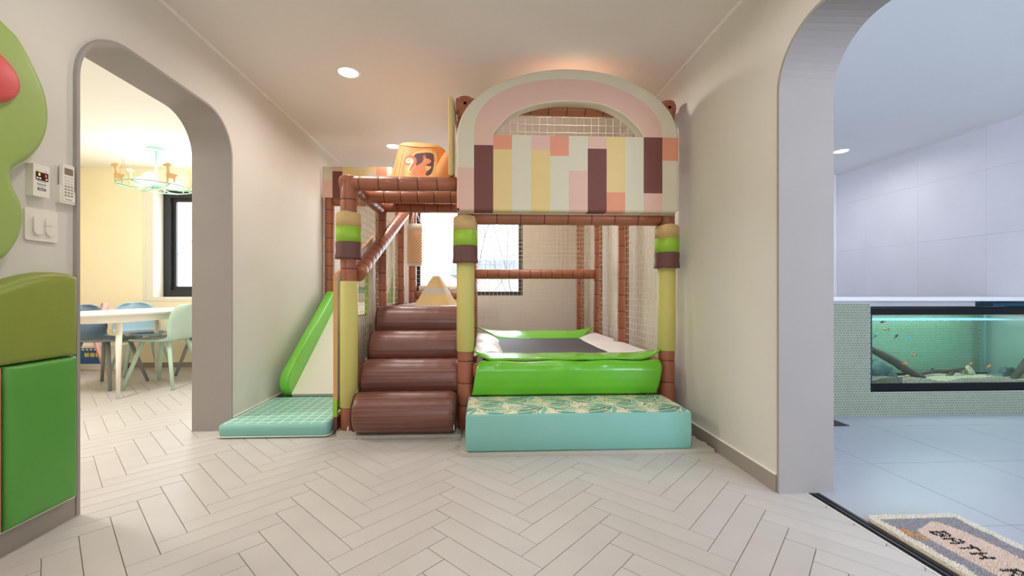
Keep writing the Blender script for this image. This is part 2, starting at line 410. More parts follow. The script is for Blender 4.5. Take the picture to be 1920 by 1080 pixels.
# ------------------------------------------------------------------ floor planks (herringbone)
fl = MB(); fl.box((KX - .1, -2.6, -0.06), (1.455, YB + .1, -0.0035)); floor = struct(fl.build('floor', [M_grout]))
th = 0.74119; W_ = 0.102852 * .9; L_ = 0.5113116 * .9
def camroom(u, v):
    c, s = math.cos(YAW), math.sin(YAW)
    return Vector((u * c + v * s, -u * s + v * c))
O_ = camroom(-0.322066 * .9, 2.3624745 * .9)
e1 = camroom(math.cos(th), -math.sin(th)); e2 = camroom(math.sin(th), math.cos(th))
def clip(poly, x0, x1, y0, y1):
    def cut(P, f):
        out = []
        for i in range(len(P)):
            a, b = P[i], P[(i + 1) % len(P)]; fa, fb = f(a), f(b)
            if fa >= 0: out.append(a)
            if (fa >= 0) != (fb >= 0): out.append(a.lerp(b, fa / (fa - fb)))
        return out
    for f in (lambda p: p.x - x0, lambda p: x1 - p.x, lambda p: p.y - y0, lambda p: y1 - p.y):
        poly = cut(poly, f)
        if len(poly) < 3: return None
    return poly
def project(x, y, z):
    D = x * math.sin(YAW) + y * math.cos(YAW)
    if D < 0.1: return None
    return 940 + 782 * (x * math.cos(YAW) - y * math.sin(YAW)) / D, 549 - 782 * (z - .9) / D
planks = []
for k in range(-70, 70):
    for m_ in range(-14, 14):
        Oc = O_ + (e1 - e2) * (k * W_) + (e1 + e2) * (m_ * L_)
        if abs(Oc.x) > 6.5 or abs(Oc.y) > 7: continue
        for (A, d1, l1, d2, l2) in ((Oc, e1, L_, e2, W_), (Oc - e2 * L_, e2, L_, e1, W_)):
            g = 0.0013
            a = A + d1 * g + d2 * g
            P = [a, a + d1 * (l1 - 2 * g), a + d1 * (l1 - 2 * g) + d2 * (l2 - 2 * g), a + d2 * (l2 - 2 * g)]
            P = clip(P, KX, 1.452, -2.5, YB)
            if not P: continue
            c = sum(P, Vector((0, 0))) / len(P)
            pr = project(c.x, c.y, 0); vis = False; size = 0
            if pr and -40 < pr[0] < 1960 and pr[1] < 1110:
                D = c.y; size = 1 / D
                if c.x > XL: vis = c.y < 3.2 and (c.y < 2.6 or (c.x < -.95 and c.y < 2.7) or False)
                elif c.x < XLB:
                    t = XLB / c.x; yc = c.y * t; t2 = XL / c.x; yc2 = c.y * t2
                    vis = 1.70 < yc2 and yc < 2.88 and c.y < 5.2
                else: vis = 1.7 < c.y < 2.9
            planks.append((size if vis else 0, P))
planks.sort(key=lambda t: -t[0])
def plank_mesh(mb, P, loc=Vector((0, 0))):
    n = len(P); ins = [p + ((sum(P, Vector((0, 0))) / n) - p).normalized() * 0.0012 for p in P]
    z = random.uniform(-0.0002, 0.0002)
    vs = [(p.x - loc.x, p.y - loc.y, -0.0045) for p in P] + [(p.x - loc.x, p.y - loc.y, -0.0007 + z) for p in P] + [(p.x - loc.x, p.y - loc.y, z) for p in ins]
    fs = [tuple(range(2 * n, 3 * n))]
    for i in range(n):
        j = (i + 1) % n; fs += [(i, j, n + j, n + i), (n + i, n + j, 2 * n + j, 2 * n + i)]
    mb.add(vs, fs)
rest = MB(); cnt = 0
for s_, P in planks:
    A2 = 0
    if s_ > 0 and cnt < 300:
        c = sum(P, Vector((0, 0))) / len(P); mb = MB(); plank_mesh(mb, P, c)
        o = mb.build('floor_plank', [M_plank], floor, world=False); o.location = (c.x, c.y, 0); cnt += 1
    else: plank_mesh(rest, P)
o = rest.build('floor_planks_far', [M_plank], floor); o['kind'] = 'stuff'
# bath floor
fl = MB(); fl.box((1.455, -2.6, -0.06), (BX + .1, BY + .1, -0.003)); bfloor = struct(fl.build('floor', [M_bgrout]))
def tile_box(mb, x0, x1, y0, y1, z0, z1, g=0.0015):
    mb.box((x0 + g, y0 + g, z0), (x1 - g, y1 - g, z1))
xs = [1.51, 2.04, 2.625, 3.21, 3.795, 4.38, 4.5]; ys = [-2.5, -1.985, -1.4, -.815, -.23, .355, .94, 1.525, 2.11, 2.695, 3.28, 3.865, 4.45, 5.035, 5.1]
for i in range(len(xs) - 1):
    for j in range(len(ys) - 1):
        if ys[j] < 0.2 or ys[j] > 2.7: continue
        mb = MB(); tile_box(mb, xs[i], xs[i + 1], ys[j], ys[j + 1], -0.004, 0); mb.build('floor_tile', [M_btile], bfloor)
mb = MB(); mb.box((1.51, -2.5, -0.004), (4.5, 0.355, -.0002)); mb.box((1.51, 3.28, -0.004), (4.5, 5.1, -.0002)); o = mb.build('floor_tiles_unseen', [M_btile], bfloor)
# bath right wall tiles
yy = [5.1, 4.71, 4.12, 3.53, 2.94, 2.35, 1.76, 1.17]; zz = [0.25, 0.835, 1.42, 2.005, 2.386]
for i in range(len(yy) - 1):
    for j in range(len(zz) - 1):
        mb = MB(); g = 0.0006; mb.box((BX - 0.001, yy[i + 1] + g, zz[j] + g), (BX + 0.006, yy[i] - g, zz[j + 1] - g)); mb.build('wall_tile', [M_wtile], wr)
# sliding door track
mb = MB()
mb.box((1.455, 0.2, -0.004), (1.510, 1.809, 0.0012), 0); mb.box((1.470, 0.2, 0.0012), (1.476, 1.80, 0.005), 1); mb.box((1.492, 0.2, 0.0012), (1.496, 1.80, 0.004), 1); mb.box((1.450, 0.2, -0.004), (1.455, 1.809, 0.0025), 2)
tr_ = mb.build('trim_6', [mat('track_black', (26, 27, 30), 0.35), mat('track_rail', (70, 74, 82), 0.3, metal=0.8), M_bead]); struct(tr_)
# floor drain grate
t = thing('drain_grate', 'dark recessed floor grate beside the penny tiled half wall', 'drain', (2.3, 2.80, 0))
mb = MB(); mb.box((2.12, 2.710, 0), (2.477, 2.90, 0.004)); mb.build('frame', [M_frame], t)
mb = MB()
for k in range(22): mb.box((2.13 + k * 0.0155, 2.72, 0.004), (2.138 + k * 0.0155, 2.89, 0.006))
mb.build('grille', [mat('grate_grey', (84, 86, 88), 0.5)], t)

# ------------------------------------------------------------------ half wall with penny tiles, counter, niche
HY = 2.93
mb = MB()
NX0, NX1, NZ0, NZ1, NYB = 2.836, 4.30, 0.172, 0.838, 3.42
mb.box((XRB, HY, 0), (NX0, 3.46, 0.838)); mb.box((NX0, HY, 0), (BX, 3.46, NZ0)); mb.box((NX1, HY, NZ0), (BX, 3.46, 0.838)); mb.box((NX0, NYB, NZ0), (NX1, 3.46, .838))
half = struct(mb.build('wall_half', [mat('penny_grout', (176, 172, 168), 0.8, 0.02)]))
def penny(pts_fn, u0, u1, v0, v1, holes, pitch=0.0215, r=0.0090, n=8):
    mb = MB(); row = 0; v = v0 + pitch / 2
    while v < v1 - r * .6:
        u = u0 + (pitch / 2 if row % 2 else 0) + 0.004
        while u < u1 - r * .5:
            if not any(a < u < b and c < v < d for a, b, c, d in holes):
                rr = [[pts_fn(u + q * math.cos(2 * PI * k / n + .39), v + q * math.sin(2 * PI * k / n + .39), t) for k in range(n)] for q, t in ((r, 0), (r, 0.0012), (r * .84, 0.002))]
                vs = rr[1] + rr[2]
                mb.add(rr[0] + vs, [(k, (k + 1) % n, n + (k + 1) % n, n + k) for k in range(n)] + [(n + k, n + (k + 1) % n, 2 * n + (k + 1) % n, 2 * n + k) for k in range(n)] + [tuple(range(2 * n, 3 * n))])
            u += pitch
        v += pitch * 0.866; row += 1
    return mb
M_penny = mat('penny_green', (128, 144, 112), 0.25, 0.10, 25)
mb = penny(lambda u, v, t: (u, HY - t, v), 1.9, BX, 0.0, 0.828, [(NX0 - 0.006, NX1 + 0.006, NZ0 - 0.004, 0.9)])
o = mb.build('penny_tiles', [M_penny], half, fix=False); o['kind'] = 'stuff'
mb = penny(lambda u, v, t: (u, NYB - t, v), NX0, NX1, NZ0, NZ1, [])
o = mb.build('penny_tiles', [M_penny], half, fix=False); o['kind'] = 'stuff'
mb = MB(); mb.box((XRB + .002, HY - 0.015, 0.8385), (BX - .006, 3.475, 0.869), 0, 0.004)
ct = mb.build('countertop', [mat('stone_white', (226, 226, 228), 0.3, 0.02)]); tag(ct, 'long white stone ledge capping the penny tiled half wall', 'countertop')

# ------------------------------------------------------------------ aquarium
aq = thing('aquarium', 'long glass fish tank with black trim set in the penny tiled wall', 'aquarium', (3.5, 3.12, 0.174))
TX0, TX1, TY0, TY1, TZ0, TZ1 = 2.842, 4.235, 2.935, 3.33, 0.174, 0.80
M_tblk = mat('tank_black', (12, 14, 18), 0.5, spec=.2)
def frame_ring(mb, z0, z1, w_=0.012):
    mb.prism([[(TX0, TY0), (TX1, TY0), (TX1, TY1), (TX0, TY1)], [(TX0 + w_, TY0 + w_), (TX0 + w_, TY1 - w_), (TX1 - w_, TY1 - w_), (TX1 - w_, TY0 + w_)]], lambda u, v, t: (u, v, t), z0, z1)
mb = MB(); frame_ring(mb, 0.738, 0.785); frame_ring(mb, 0.789, 0.797); bevel_mod(mb.build('top_trim', [M_tblk], aq), 0.002)
mb = MB(); frame_ring(mb, 0.176, 0.232); mb.box((TX0, TY0, 0.174), (TX1, TY1, 0.182)); bevel_mod(mb.build('bottom_trim', [M_tblk], aq), 0.002)
for (x, y) in ((TX0, TY0), (TX1 - .012, TY0)): mb = MB(); mb.box((x, y, 0.232), (x + 0.012, y + 0.008, 0.738)); mb.build('corner_seal', [mat('seal_teal', (20, 60, 64), 0.4)], aq)
for (x, y) in ((TX0, TY1 - .008), (TX1 - .02, TY1 - .008)): mb = MB(); mb.box((x, y, 0.232), (x + 0.02, y + 0.008, 0.738)); mb.build('corner_seal', [mat('seal_grey', (120, 150, 146), 0.4)], aq)
for (a, b) in (((TX0 + .004, TY0 + .002, .2), (TX1 - .004, TY0 + .006, .74)), ((TX0 + .004, TY1 - .006, .2), (TX1 - .004, TY1 - .002, .74)), ((TX0 + .001, TY0 + .006, .2), (TX0 + .004, TY1 - .006, .74)), ((TX1 - .004, TY0 + .006, .2), (TX1 - .001, TY1 - .006, .74))):
    mb = MB(); mb.box(a, b); mb.build('glass_pane', [M_tank_glass], aq)
WL = 0.692
mb = MB(); mb.box((TX0 + .013, TY0 + .013, 0.19), (TX1 - .013, TY1 - .013, WL)); mb.build('water', [M_water], aq)
mb = MB(); nx, ny = 90, 14
g = [[(TX0 + .013 + (TX1 - TX0 - .026) * i / nx, TY0 + .013 + (TY1 - TY0 - .026) * j / ny, WL + .001 + 0.0015 * math.sin(i * 1.1 + j * .7) * math.cos(j * 1.3)) for i in range(nx + 1)] for j in range(ny + 1)]
mb.add([p for r in g for p in r], [(j * (nx + 1) + i, j * (nx + 1) + i + 1, (j + 1) * (nx + 1) + i + 1, (j + 1) * (nx + 1) + i) for j in range(ny) for i in range(nx)], 0, True)
mb.build('water_surface', [M_wsurf], aq, fix=False)
# gravel
mb = MB(); nx, ny = 200, 40; rr = random.Random(3)
def gh(x): return 0.262 + 0.012 * math.sin((x - 2.9) * 9.0) + 0.006 * math.sin((x - 2.9) * 21)
g = [[(TX0 + .013 + (TX1 - TX0 - .026) * i / nx, TY0 + .013 + (TY1 - TY0 - .026) * j / ny, gh(TX0 + (TX1 - TX0) * i / nx) - 0.040 * (j / ny) + rr.uniform(-.003, .003)) for i in range(nx + 1)] for j in range(ny + 1)]
vs = [p for r in g for p in r]; base_n = len(vs)
vs += [(p[0], p[1], 0.184) for p in g[0]]
fs = [(j * (nx + 1) + i, j * (nx + 1) + i + 1, (j + 1) * (nx + 1) + i + 1, (j + 1) * (nx + 1) + i) for j in range(ny) for i in range(nx)] + [(i + 1, i, base_n + i, base_n + i + 1) for i in range(nx)]
mb.add(vs, fs); gm = mat('gravel', (168, 152, 130), 0.9, 0.45, 160)
o = mb.build('gravel', [gm], aq, fix=False); o['kind'] = 'stuff'
area('aquarium_lamp', (3.5, 3.12, 0.783), (0, 0, 0), 1.25, 15, (0.92, 1.0, 0.97), size_y=0.25)
def pxy(x, y, Y):
    dx = math.sin(YAW) + math.cos(YAW) * (x - 940) / 782; dy = math.cos(YAW) - math.sin(YAW) * (x - 940) / 782; dz = (549 - y) / 782
    k = Y / dy; return (dx * k, Y, 0.9 + dz * k)
def aqp(cx, cy, Y):  # helper: a spot inside the tank at distance Y
    return pxy(1620 + cx / 6.4, 640 + cy / 6.4, Y)
M_drift = mat('driftwood', (70, 58, 42), 0.8, 0.35, 30, 0.8, 60, stretch=(1, 6, 6))
def gnarly(name, pts, rad, label, Y0, seed=1, branches=()):
    r = random.Random(seed); mb = MB()
    for (pp, rd) in [(pts, rad)] + list(branches):
        C = catmull(pp, 8); R = []
        for i in range(len(C)):
            f = i / (len(C) - 1) * (len(rd) - 1); a = int(min(f, len(rd) - 2)); R.append(rd[a] + (rd[a + 1] - rd[a]) * (f - a))
        n = 10; rings = []
        for i, p in enumerate(C):
            d = (C[min(i + 1, len(C) - 1)] - C[max(i - 1, 0)]).normalized(); up = Vector((0, 1, 0)); sd = d.cross(up).normalized()
            rings.append([p + (up * math.cos(2 * PI * j / n) * .8 + sd * math.sin(2 * PI * j / n)) * R[i] * (1 + .22 * math.sin(j * 2.5 + seed) + r.uniform(-.08, .08)) for j in range(n)])
        mb.rings(rings)
    o = mb.build(name, [M_drift]); tag(o, label, 'driftwood'); return o
gnarly('driftwood', [aqp(95, 100, 3.05), aqp(330, 220, 3.05), aqp(520, 345, 3.03), aqp(720, 440, 3.0)], [.024, .032, .030, .018], 'thick dark driftwood branch slanting down at the tank left end', 3, 2)
gnarly('driftwood', [aqp(560, 425, 3.2), aqp(680, 392, 3.18), aqp(850, 360, 3.16), aqp(1000, 362, 3.14), aqp(1130, 335, 3.12), aqp(1200, 320, 3.12)], [.008, .014, .018, .020, .018, .010], 'low arched driftwood on the gravel in the tank middle', 3, 5,
       branches=[([aqp(1080, 350, 3.13), aqp(1030, 400, 3.12), aqp(990, 452, 3.08)], [.016, .016, .020]), ([aqp(830, 360, 3.16), aqp(822, 322, 3.16)], [.012, .007])])
gnarly('driftwood', [aqp(1770, 470, 3.0), aqp(1860, 370, 3.04), aqp(1960, 240, 3.06), aqp(2040, 150, 3.08)], [.022, .028, .030, .022], 'pale driftwood branch slanting up at the tank right end', 3, 8)
def rock(center, s3, mat_, label, seed, name='rock', cat='rock'):
    bm = bmesh.new(); bmesh.ops.create_icosphere(bm, subdivisions=4, radius=1); r = random.Random(seed)
    dirs = [(Vector((r.gauss(0, 1), r.gauss(0, 1), r.gauss(0, 1))).normalized(), r.uniform(.62, .9)) for _ in range(22)]
    for v in bm.verts:
        n_ = v.co.normalized(); d = 1.0
        for dd, k in dirs:
            c = n_.dot(dd)
            if c > 0: d = min(d, k / c)
        d *= 1 + .04 * math.sin(n_.x * 19 + seed) * math.sin(n_.z * 23)
        v.co = Vector((n_.x * s3[0], n_.y * s3[1], n_.z * s3[2])) * d
    me = bpy.data.meshes.new(name); bm.to_mesh(me); bm.free(); me.materials.append(mat_)
    o = bpy.data.objects.new(name, me); COL.objects.link(o); o.location = center; tag(o, label, cat); return o
M_rock1 = mat('rock_teal', (74, 98, 96), 0.8, 0.4, 30, 0.8, 60); M_rock2 = mat('rock_pale', (160, 150, 122), 0.8, 0.3, 30, 0.8, 60)
def rk(cx, cy, Y, s3, m_, lab, seed): p = aqp(cx, cy, Y); rock(p, s3, m_, lab, seed)
rk(160, 360, 3.12, (.115, .09, .115), M_rock1, 'craggy grey green rock under the slanting driftwood', 4)
rk(300, 420, 3.06, (.07, .06, .055), M_rock1, 'smaller craggy rock right of the big left rock', 9)
rk(1255, 375, 3.12, (.042, .05, .055), M_rock2, 'pale knobbly rock at the end of the arched driftwood', 12)
rk(1590, 415, 3.1, (.065, .05, .032), M_rock1, 'flat grey rock on the gravel toward the right', 15)
rk(1690, 395, 3.14, (.045, .04, .065), M_rock1, 'upright grey green rock beside the flat rock', 19)
rk(1800, 345, 3.2, (.05, .04, .032), M_rock1, 'dark rock behind the right hand driftwood', 23)
M_fo = mat('fish_orange', (236, 120, 40), 0.4, 0.2, 60); M_fd = mat('fish_dark', (60, 48, 44), 0.5, 0.2, 60); M_fb = mat('fish_blue', (60, 160, 220), 0.4); M_fg = mat('fish_grey', (80, 96, 98), 0.4)
def fish(cx, cy, ang, m1, m2, label, L=0.042, flip=1, Y=3.02, hh=0.5):
    p = Vector(aqp(cx, cy, Y)); t = thing('fish', label, 'fish', p, 'small fish in the tank')
    mb = MB(); n = 10; rings = []
    for i in range(9):
        f = i / 8; x = (f - .5) * L * .8; rr_ = L * hh * .42 * math.sin(PI * min(max(f * .93 + .05, 0), 1)) ** .8 + .0006
        rings.append([(x, math.cos(2 * PI * j / n) * rr_ * .45, math.sin(2 * PI * j / n) * rr_) for j in range(n)])
    mb.rings(rings); b = mb.build('body', [m1], t, world=False)
    mb = MB(); mb.prism([[(-.36 * L, .03 * L), (-.72 * L, .22 * L), (-.66 * L, 0), (-.72 * L, -.22 * L), (-.36 * L, -.03 * L)]], lambda u, v, w_: (u, w_, v), -.0006, .0006); mb.build('tail_fin', [m2], t, world=False)
    mb = MB(); mb.prism([[(-.2 * L, .12 * L), (-.12 * L, .34 * L), (.14 * L, .16 * L)]], lambda u, v, w_: (u, w_, v), -.0006, .0006); mb.build('dorsal_fin', [m2], t, world=False)
    t.rotation_euler = (0, math.radians(ang), 0 if flip > 0 else PI)
def fish_at(x7, y7, *a, **k): fish(x7, y7 - 512 + 0, *a, **k)
fish_at(218, 280, 10, M_fd, M_fo, 'dark fish nearest the water surface, top left', flip=-1)
fish_at(255, 368, 0, M_fo, M_fd, 'orange fish with a dark tail, second from the top', flip=-1)
fish_at(392, 444, -45, M_fd, M_fd, 'reddish dark fish swimming steeply, beside the blue one', flip=1)
fish_at(140, 450, -25, M_fg, M_fg, 'slim grey fish at the left pane', flip=1, hh=.35)
fish_at(556, 482, 20, M_fb, M_fb, 'bright blue slim fish, the only blue one', flip=1, hh=.32)
fish_at(590, 676, 5, M_fo, M_fd, 'orange fish alone in mid water above the driftwood', flip=-1)
fish(495, 265, -10, M_fo, M_fo, 'orange fish just above the slanting driftwood', flip=1)
fish(532, 428, 5, mat('fish_pale', (220, 150, 90), .4), M_fo, 'pale orange fish near the gravel under the driftwood', flip=1)
fish(1288, 270, -10, M_fo, M_fo, 'orange fish above the pale knobbly rock', flip=1, L=.036)
fish(1502, 300, -30, M_fo, M_fo, 'orange fish above the flat grey rock, rightmost', flip=1)
mb = MB(); mb.box((NX0, HY + .012, .800), (3.66, HY + .026, .8375)); mb.build('niche_fascia', [mat('fascia_grey', (176, 170, 174), .6)], half)
# filter on top
t = thing('tank_filter', 'dark filter box with blue water lit on top of the fish tank', 'filter', (3.95, 3.05, 0.797))
mb = MB(); mb.box((3.70, 2.97, 0.797), (4.2, 3.2, 0.832), 0, 0.004); mb.build('filter_case', [clear('filter_clear', (.25, .45, .5), .1)], t)
mb = MB(); mb.box((3.72, 3.0, 0.799), (3.88, 3.18, 0.825), 0, 0.003); mb.build('filter_sponge', [mat('sponge_dark', (40, 70, 80), .9, .3, 80)], t)
mb = MB(); mb.box((3.92, 3.0, 0.799), (4.15, 3.18, 0.822), 0, 0.003); mb.build('filter_media', [mat('media_blue', (50, 150, 190), .6, .3, 60)], t)

# ------------------------------------------------------------------ downlights
def downlight(x, y, m_, label, cat='ceiling light', grp=None):
    t = thing('recessed_downlight', label, cat, (x, y, H), grp)
    mb = MB(); n = 40
    rg = [[(x + r_ * math.cos(2 * PI * j / n), y + r_ * math.sin(2 * PI * j / n), z) for j in range(n)] for r_, z in ((.082, H), (.080, H - .004), (.066, H - .005), (.064, H - .001))]
    mb.rings(rg, caps=False); mb.build('trim_ring', [M_trim], t)
    mb = MB(); mb.add([(x + .065 * math.cos(2 * PI * j / n), y + .065 * math.sin(2 * PI * j / n), H - .0012) for j in range(n)], [tuple(range(n))]); mb.build('lens', [m_], t, fix=False)
LB = ['round recessed downlight over the slide side, nearer one', 'round recessed downlight glowing behind the orange stump', 'recessed downlight on the ceiling behind the rainbow arch', 'recessed downlight near the back wall over the trampoline']
for i, (x, y) in enumerate(LAMPS[:4]): downlight(x, y, M_lamp, LB[i], grp='play room downlights')
downlight(3.79, 4.25, M_blamp, 'small recessed downlight on the bath ceiling')

# ------------------------------------------------------------------ padded tubes
def pad_tube(mb, p0, p1, r=0.05, seg=0.13, n=18, ph=0.0):
    p0, p1 = Vector(p0), Vector(p1); L = (p1 - p0).length; k = max(1, round(L / seg)); pts = []; rad = []; mids = []
    def put(s, rr_, m_=0): pts.append(p0.lerp(p1, s / L)); rad.append(rr_); mids.append(m_)
    put(0.0, r * .90); put(0.006, r)
    for i in range(1, k):
        s = L * i / k + ph
        if s < .03 or s > L - .03: continue
        put(s - .032, r * 1.0); put(s - .012, r * .985); put(s - .004, r * .965, 1); put(s, r * .94, 1); put(s + .004, r * .965); put(s + .012, r * .985); put(s + .032, r)
    put(L - .006, r); put(L, r * .90)
    mb.tube(pts, rad, n, mids=mids[:-1], caps=True)
gym = thing('play_structure', 'indoor play frame of padded brown posts and rails with netting', 'play structure', (0.18, 3.9, 0.02))
BM = [M_brown, M_seam]
PX = (-.865, -.113, 1.229); PY = (2.74, 3.60, 4.40, 5.20)
tops = {(-.865, 2.74): 1.652, (-.865, 3.6): 1.655, (-.865, 4.4): 2.10, (-.865, 5.2): 2.10}
posts = [(x, y) for x in PX for y in PY] + [(-1.585, 4.40)]
for (x, y) in posts:
    mb = MB(); z1 = tops.get((x, y), 2.17); 
    if x < -1.5: z1 = 1.90
    pad_tube(mb, (x, y, 0.024), (x, y, z1), 0.052 if y < 3 else 0.048, 0.145, ph=random.uniform(-.01, .01))
    mb.build('post', BM, gym)
def rail(p0, p1, r=0.046, seg=0.11):
    mb = MB(); pad_tube(mb, p0, p1, r, seg); return mb.build('rail', BM, gym)
X0, X1, X2 = PX
rail((X0 - .052, 2.74, 1.608), (X1 - .055, 2.74, 1.608), 0.0475, .125)
rail((X0 + .03, 3.10, 1.608), (X1, 3.10, 1.608), 0.050, .125)
rail((X0 + .03, 3.60, 1.632), (X1 - .045, 3.60, 1.632), 0.044, .115)
rail((X0, 2.79, 1.608), (X0, 3.55, 1.608), .045)
for a, b in ((4.45, 5.15),): rail((X0, a, 1.93), (X0, b, 1.93), .045)
rail((X0 + .045, 2.77, 1.02), (X0 + .062, 4.30, 1.70), 0.052, .1)          # slanting handrail
rail((X1 + .05, 2.74, 1.392), (X2 - .05, 2.74, 1.392), 0.045, .15)
rail((X1 - .06, 2.74, 2.12), (X2 + .045, 2.74, 2.12), 0.052, .12)
for y in PY[1:]:
    rail((X1 + .05, y, 2.12), (X2 - .05, y, 2.12))
for a, b in ((2.80, 3.55), (3.65, 4.35), (4.45, 5.15)):
    rail((X2, a, 2.12), (X2, b, 2.12)); rail((X2, a, .40), (X2, b, .40)); rail((X1, a, 2.12), (X1, b, 2.12)); rail((X1, a, .40), (X1, b, .40))
rail((X1 + .05, 4.40, 1.097), (X2 - .05, 4.40, 1.097), 0.050, .115)
rail((X1 + .05, 2.74, .392), (X2 - .05, 2.74, .392), 0.048)
rail((X1 + .05, 4.40, .40), (X2 - .05, 4.40, .40), 0.046)
rail((X0 + .05, 5.20, .868), (X1 - .05, 5.20, .868), 0.05)
rail((-1.535, 4.40, 1.845), (X0 - .05, 4.40, 1.845), 0.046)
rail((X0 + .05, 5.20, 1.93), (X1 - .05, 5.20, 1.93), 0.046)
# yellow wraps
def wrap(x, z0, z1):
    mb = MB(); y = 2.74
    mb.tube([(x, y, z0), (x, y, z0 + .004), (x, y, z1 - .004), (x, y, z1)], [.0525, .057, .057, .0525], 28); return mb.build('post_wrap', [M_wrapyel], gym)
wrap(X0, .165, .975); wrap(X1, .518, 1.10); wrap(X2, .515, 1.08)
def sleeve(x, z0, z1):
    mb = MB(); n = 28; y = 2.735; h = z1 - z0
    prof = [(.055, z1 - .004), (.068, z1), (.077, z1 - .012), (.079, z1 - .03)]
    mb0 = MB()
    def ringat(r_, z, dz=0.0): return [(x + r_ * math.cos(2 * PI * j / n), y + r_ * .93 * math.sin(2 * PI * j / n), z + dz * (1 - abs(math.cos(2 * PI * j / n)))) for j in range(n)]
    s = [z1 - .09 * h / .3, z1 - .19 * h / .3]
    p1_ = MB(); p1_.rings([ringat(.056, z1 - .003, .008), ringat(.070, z1 - .001, .010), ringat(.078, z1 - .010, .010), ringat(.0785, s[0])])
    root = p1_.build('sleeve', [M_tan], gym)
    p2_ = MB(); p2_.rings([ringat(.0785, s[0]), ringat(.079, s[1])]); p2_.build('lime_band', [M_lime], root)
    p3_ = MB(); p3_.rings([ringat(.079, s[1]), ringat(.081, s[1] - .01), ringat(.079, z0 + .05), ringat(.083, z0 + .012), ringat(.084, z0), ringat(.06, z0 + .003)]); p3_.build('brown_band', [M_dark], root)
sleeve(X0, 1.118, 1.412); sleeve(X1, 1.095, 1.392 - .047 + .05); sleeve(X2, 1.065, 1.345)
# nets
def net(fn, u0, u1, v0, v1, step=0.05, r=0.0016, seed=0, mask=None, name='net'):
    rr_ = random.Random(seed); nu = round((u1 - u0) / step); nv = round((v1 - v0) / step); mb = MB()
    J = {}
    for i in range(nu + 1):
        for j in range(nv + 1):
            sag = 0.012 * math.sin(PI * i / nu) * math.sin(PI * j / nv)
            J[i, j] = (u0 + (u1 - u0) * i / nu + rr_.uniform(-.0014, .0014), v0 + (v1 - v0) * j / nv + rr_.uniform(-.0014, .0014), rr_.uniform(-.003, .003) + sag)
    def strand(P):
        run = []
        for p in P + [None]:
            if p is not None and (mask is None or mask(p[0], p[1])): run.append(Vector(fn(*p)))
            else:
                if len(run) > 1: mb.tube(run, r, 4, caps=False)
                run = []
    for i in range(nu + 1): strand([J[i, j] for j in range(nv + 1)])
    for j in range(nv + 1): strand([J[i, j] for i in range(nu + 1)])
    o = mb.build(name, [M_net], gym, fix=False); o['kind'] = 'stuff'; return o
fx = lambda X: (lambda u, v, t: (X + t, u, v))
fy = lambda Y: (lambda u, v, t: (u, Y + t, v))
for i, (a, b) in enumerate(((2.79, 3.55), (3.65, 4.35), (4.45, 5.15))): net(fx(X2), a, b, .45, 2.08, seed=i)
net(fy(4.4), X1 + .045, X2 - .045, 1.145, 2.08, seed=5); 
net(fy(5.2), X1 + .045, X2 - .045, .06, 2.08, seed=6)
net(fy(2.785), X1 + .045, X2 - .045, 1.42, 2.08, seed=7)
net(fx(X0 - .01), 2.79, 3.55, .06, 1.565, seed=8); net(fx(X0 - .01), 3.65, 4.35, .80, 1.565, seed=9)
net(fy(5.2), X0 + .045, X1 - .045, .92, 1.89, seed=10)

# log steps: soft rolls
def wood_print():
    m = bpy.data.materials.new('log_print'); m.use_nodes = True; nt = m.node_tree; b = nt.nodes['Principled BSDF']; b.inputs['Roughness'].default_value = .38
    b.inputs['Coat Weight'].default_value = .12; b.inputs['Coat Roughness'].default_value = .3
    tc = nt.nodes.new('ShaderNodeTexCoord'); mp = nt.nodes.new('ShaderNodeMapping'); mp.inputs['Scale'].default_value = (.35, 24, 24)
    n = nt.nodes.new('ShaderNodeTexNoise'); n.inputs['Scale'].default_value = 3.2; n.inputs['Detail'].default_value = 5; n.inputs['Distortion'].default_value = .35
    cr = nt.nodes.new('ShaderNodeValToRGB'); cr.color_ramp.elements[0].position = .33; cr.color_ramp.elements[0].color = lin((98, 60, 50)); cr.color_ramp.elements[1].position = .62; cr.color_ramp.elements[1].color = lin((130, 83, 70))
    nt.links.new(tc.outputs['Object'], mp.inputs[0]); nt.links.new(mp.outputs[0], n.inputs['Vector']); nt.links.new(n.outputs[0], cr.inputs[0]); nt.links.new(cr.outputs[0], b.inputs['Base Color'])
    n2 = nt.nodes.new('ShaderNodeTexNoise'); n2.inputs['Scale'].default_value = 9; bp = nt.nodes.new('ShaderNodeBump'); bp.inputs['Strength'].default_value = .25; bp.inputs['Distance'].default_value = .01
    nt.links.new(tc.outputs['Object'], n2.inputs['Vector']); nt.links.new(n2.outputs[0], bp.inputs['Height']); nt.links.new(bp.outputs[0], b.inputs['Normal'])
    return m
M_log = wood_print()
stair = thing('log_staircase', 'flight of four soft brown log rolls climbing to the deck', 'stairs', (-.48, 2.95, .022))
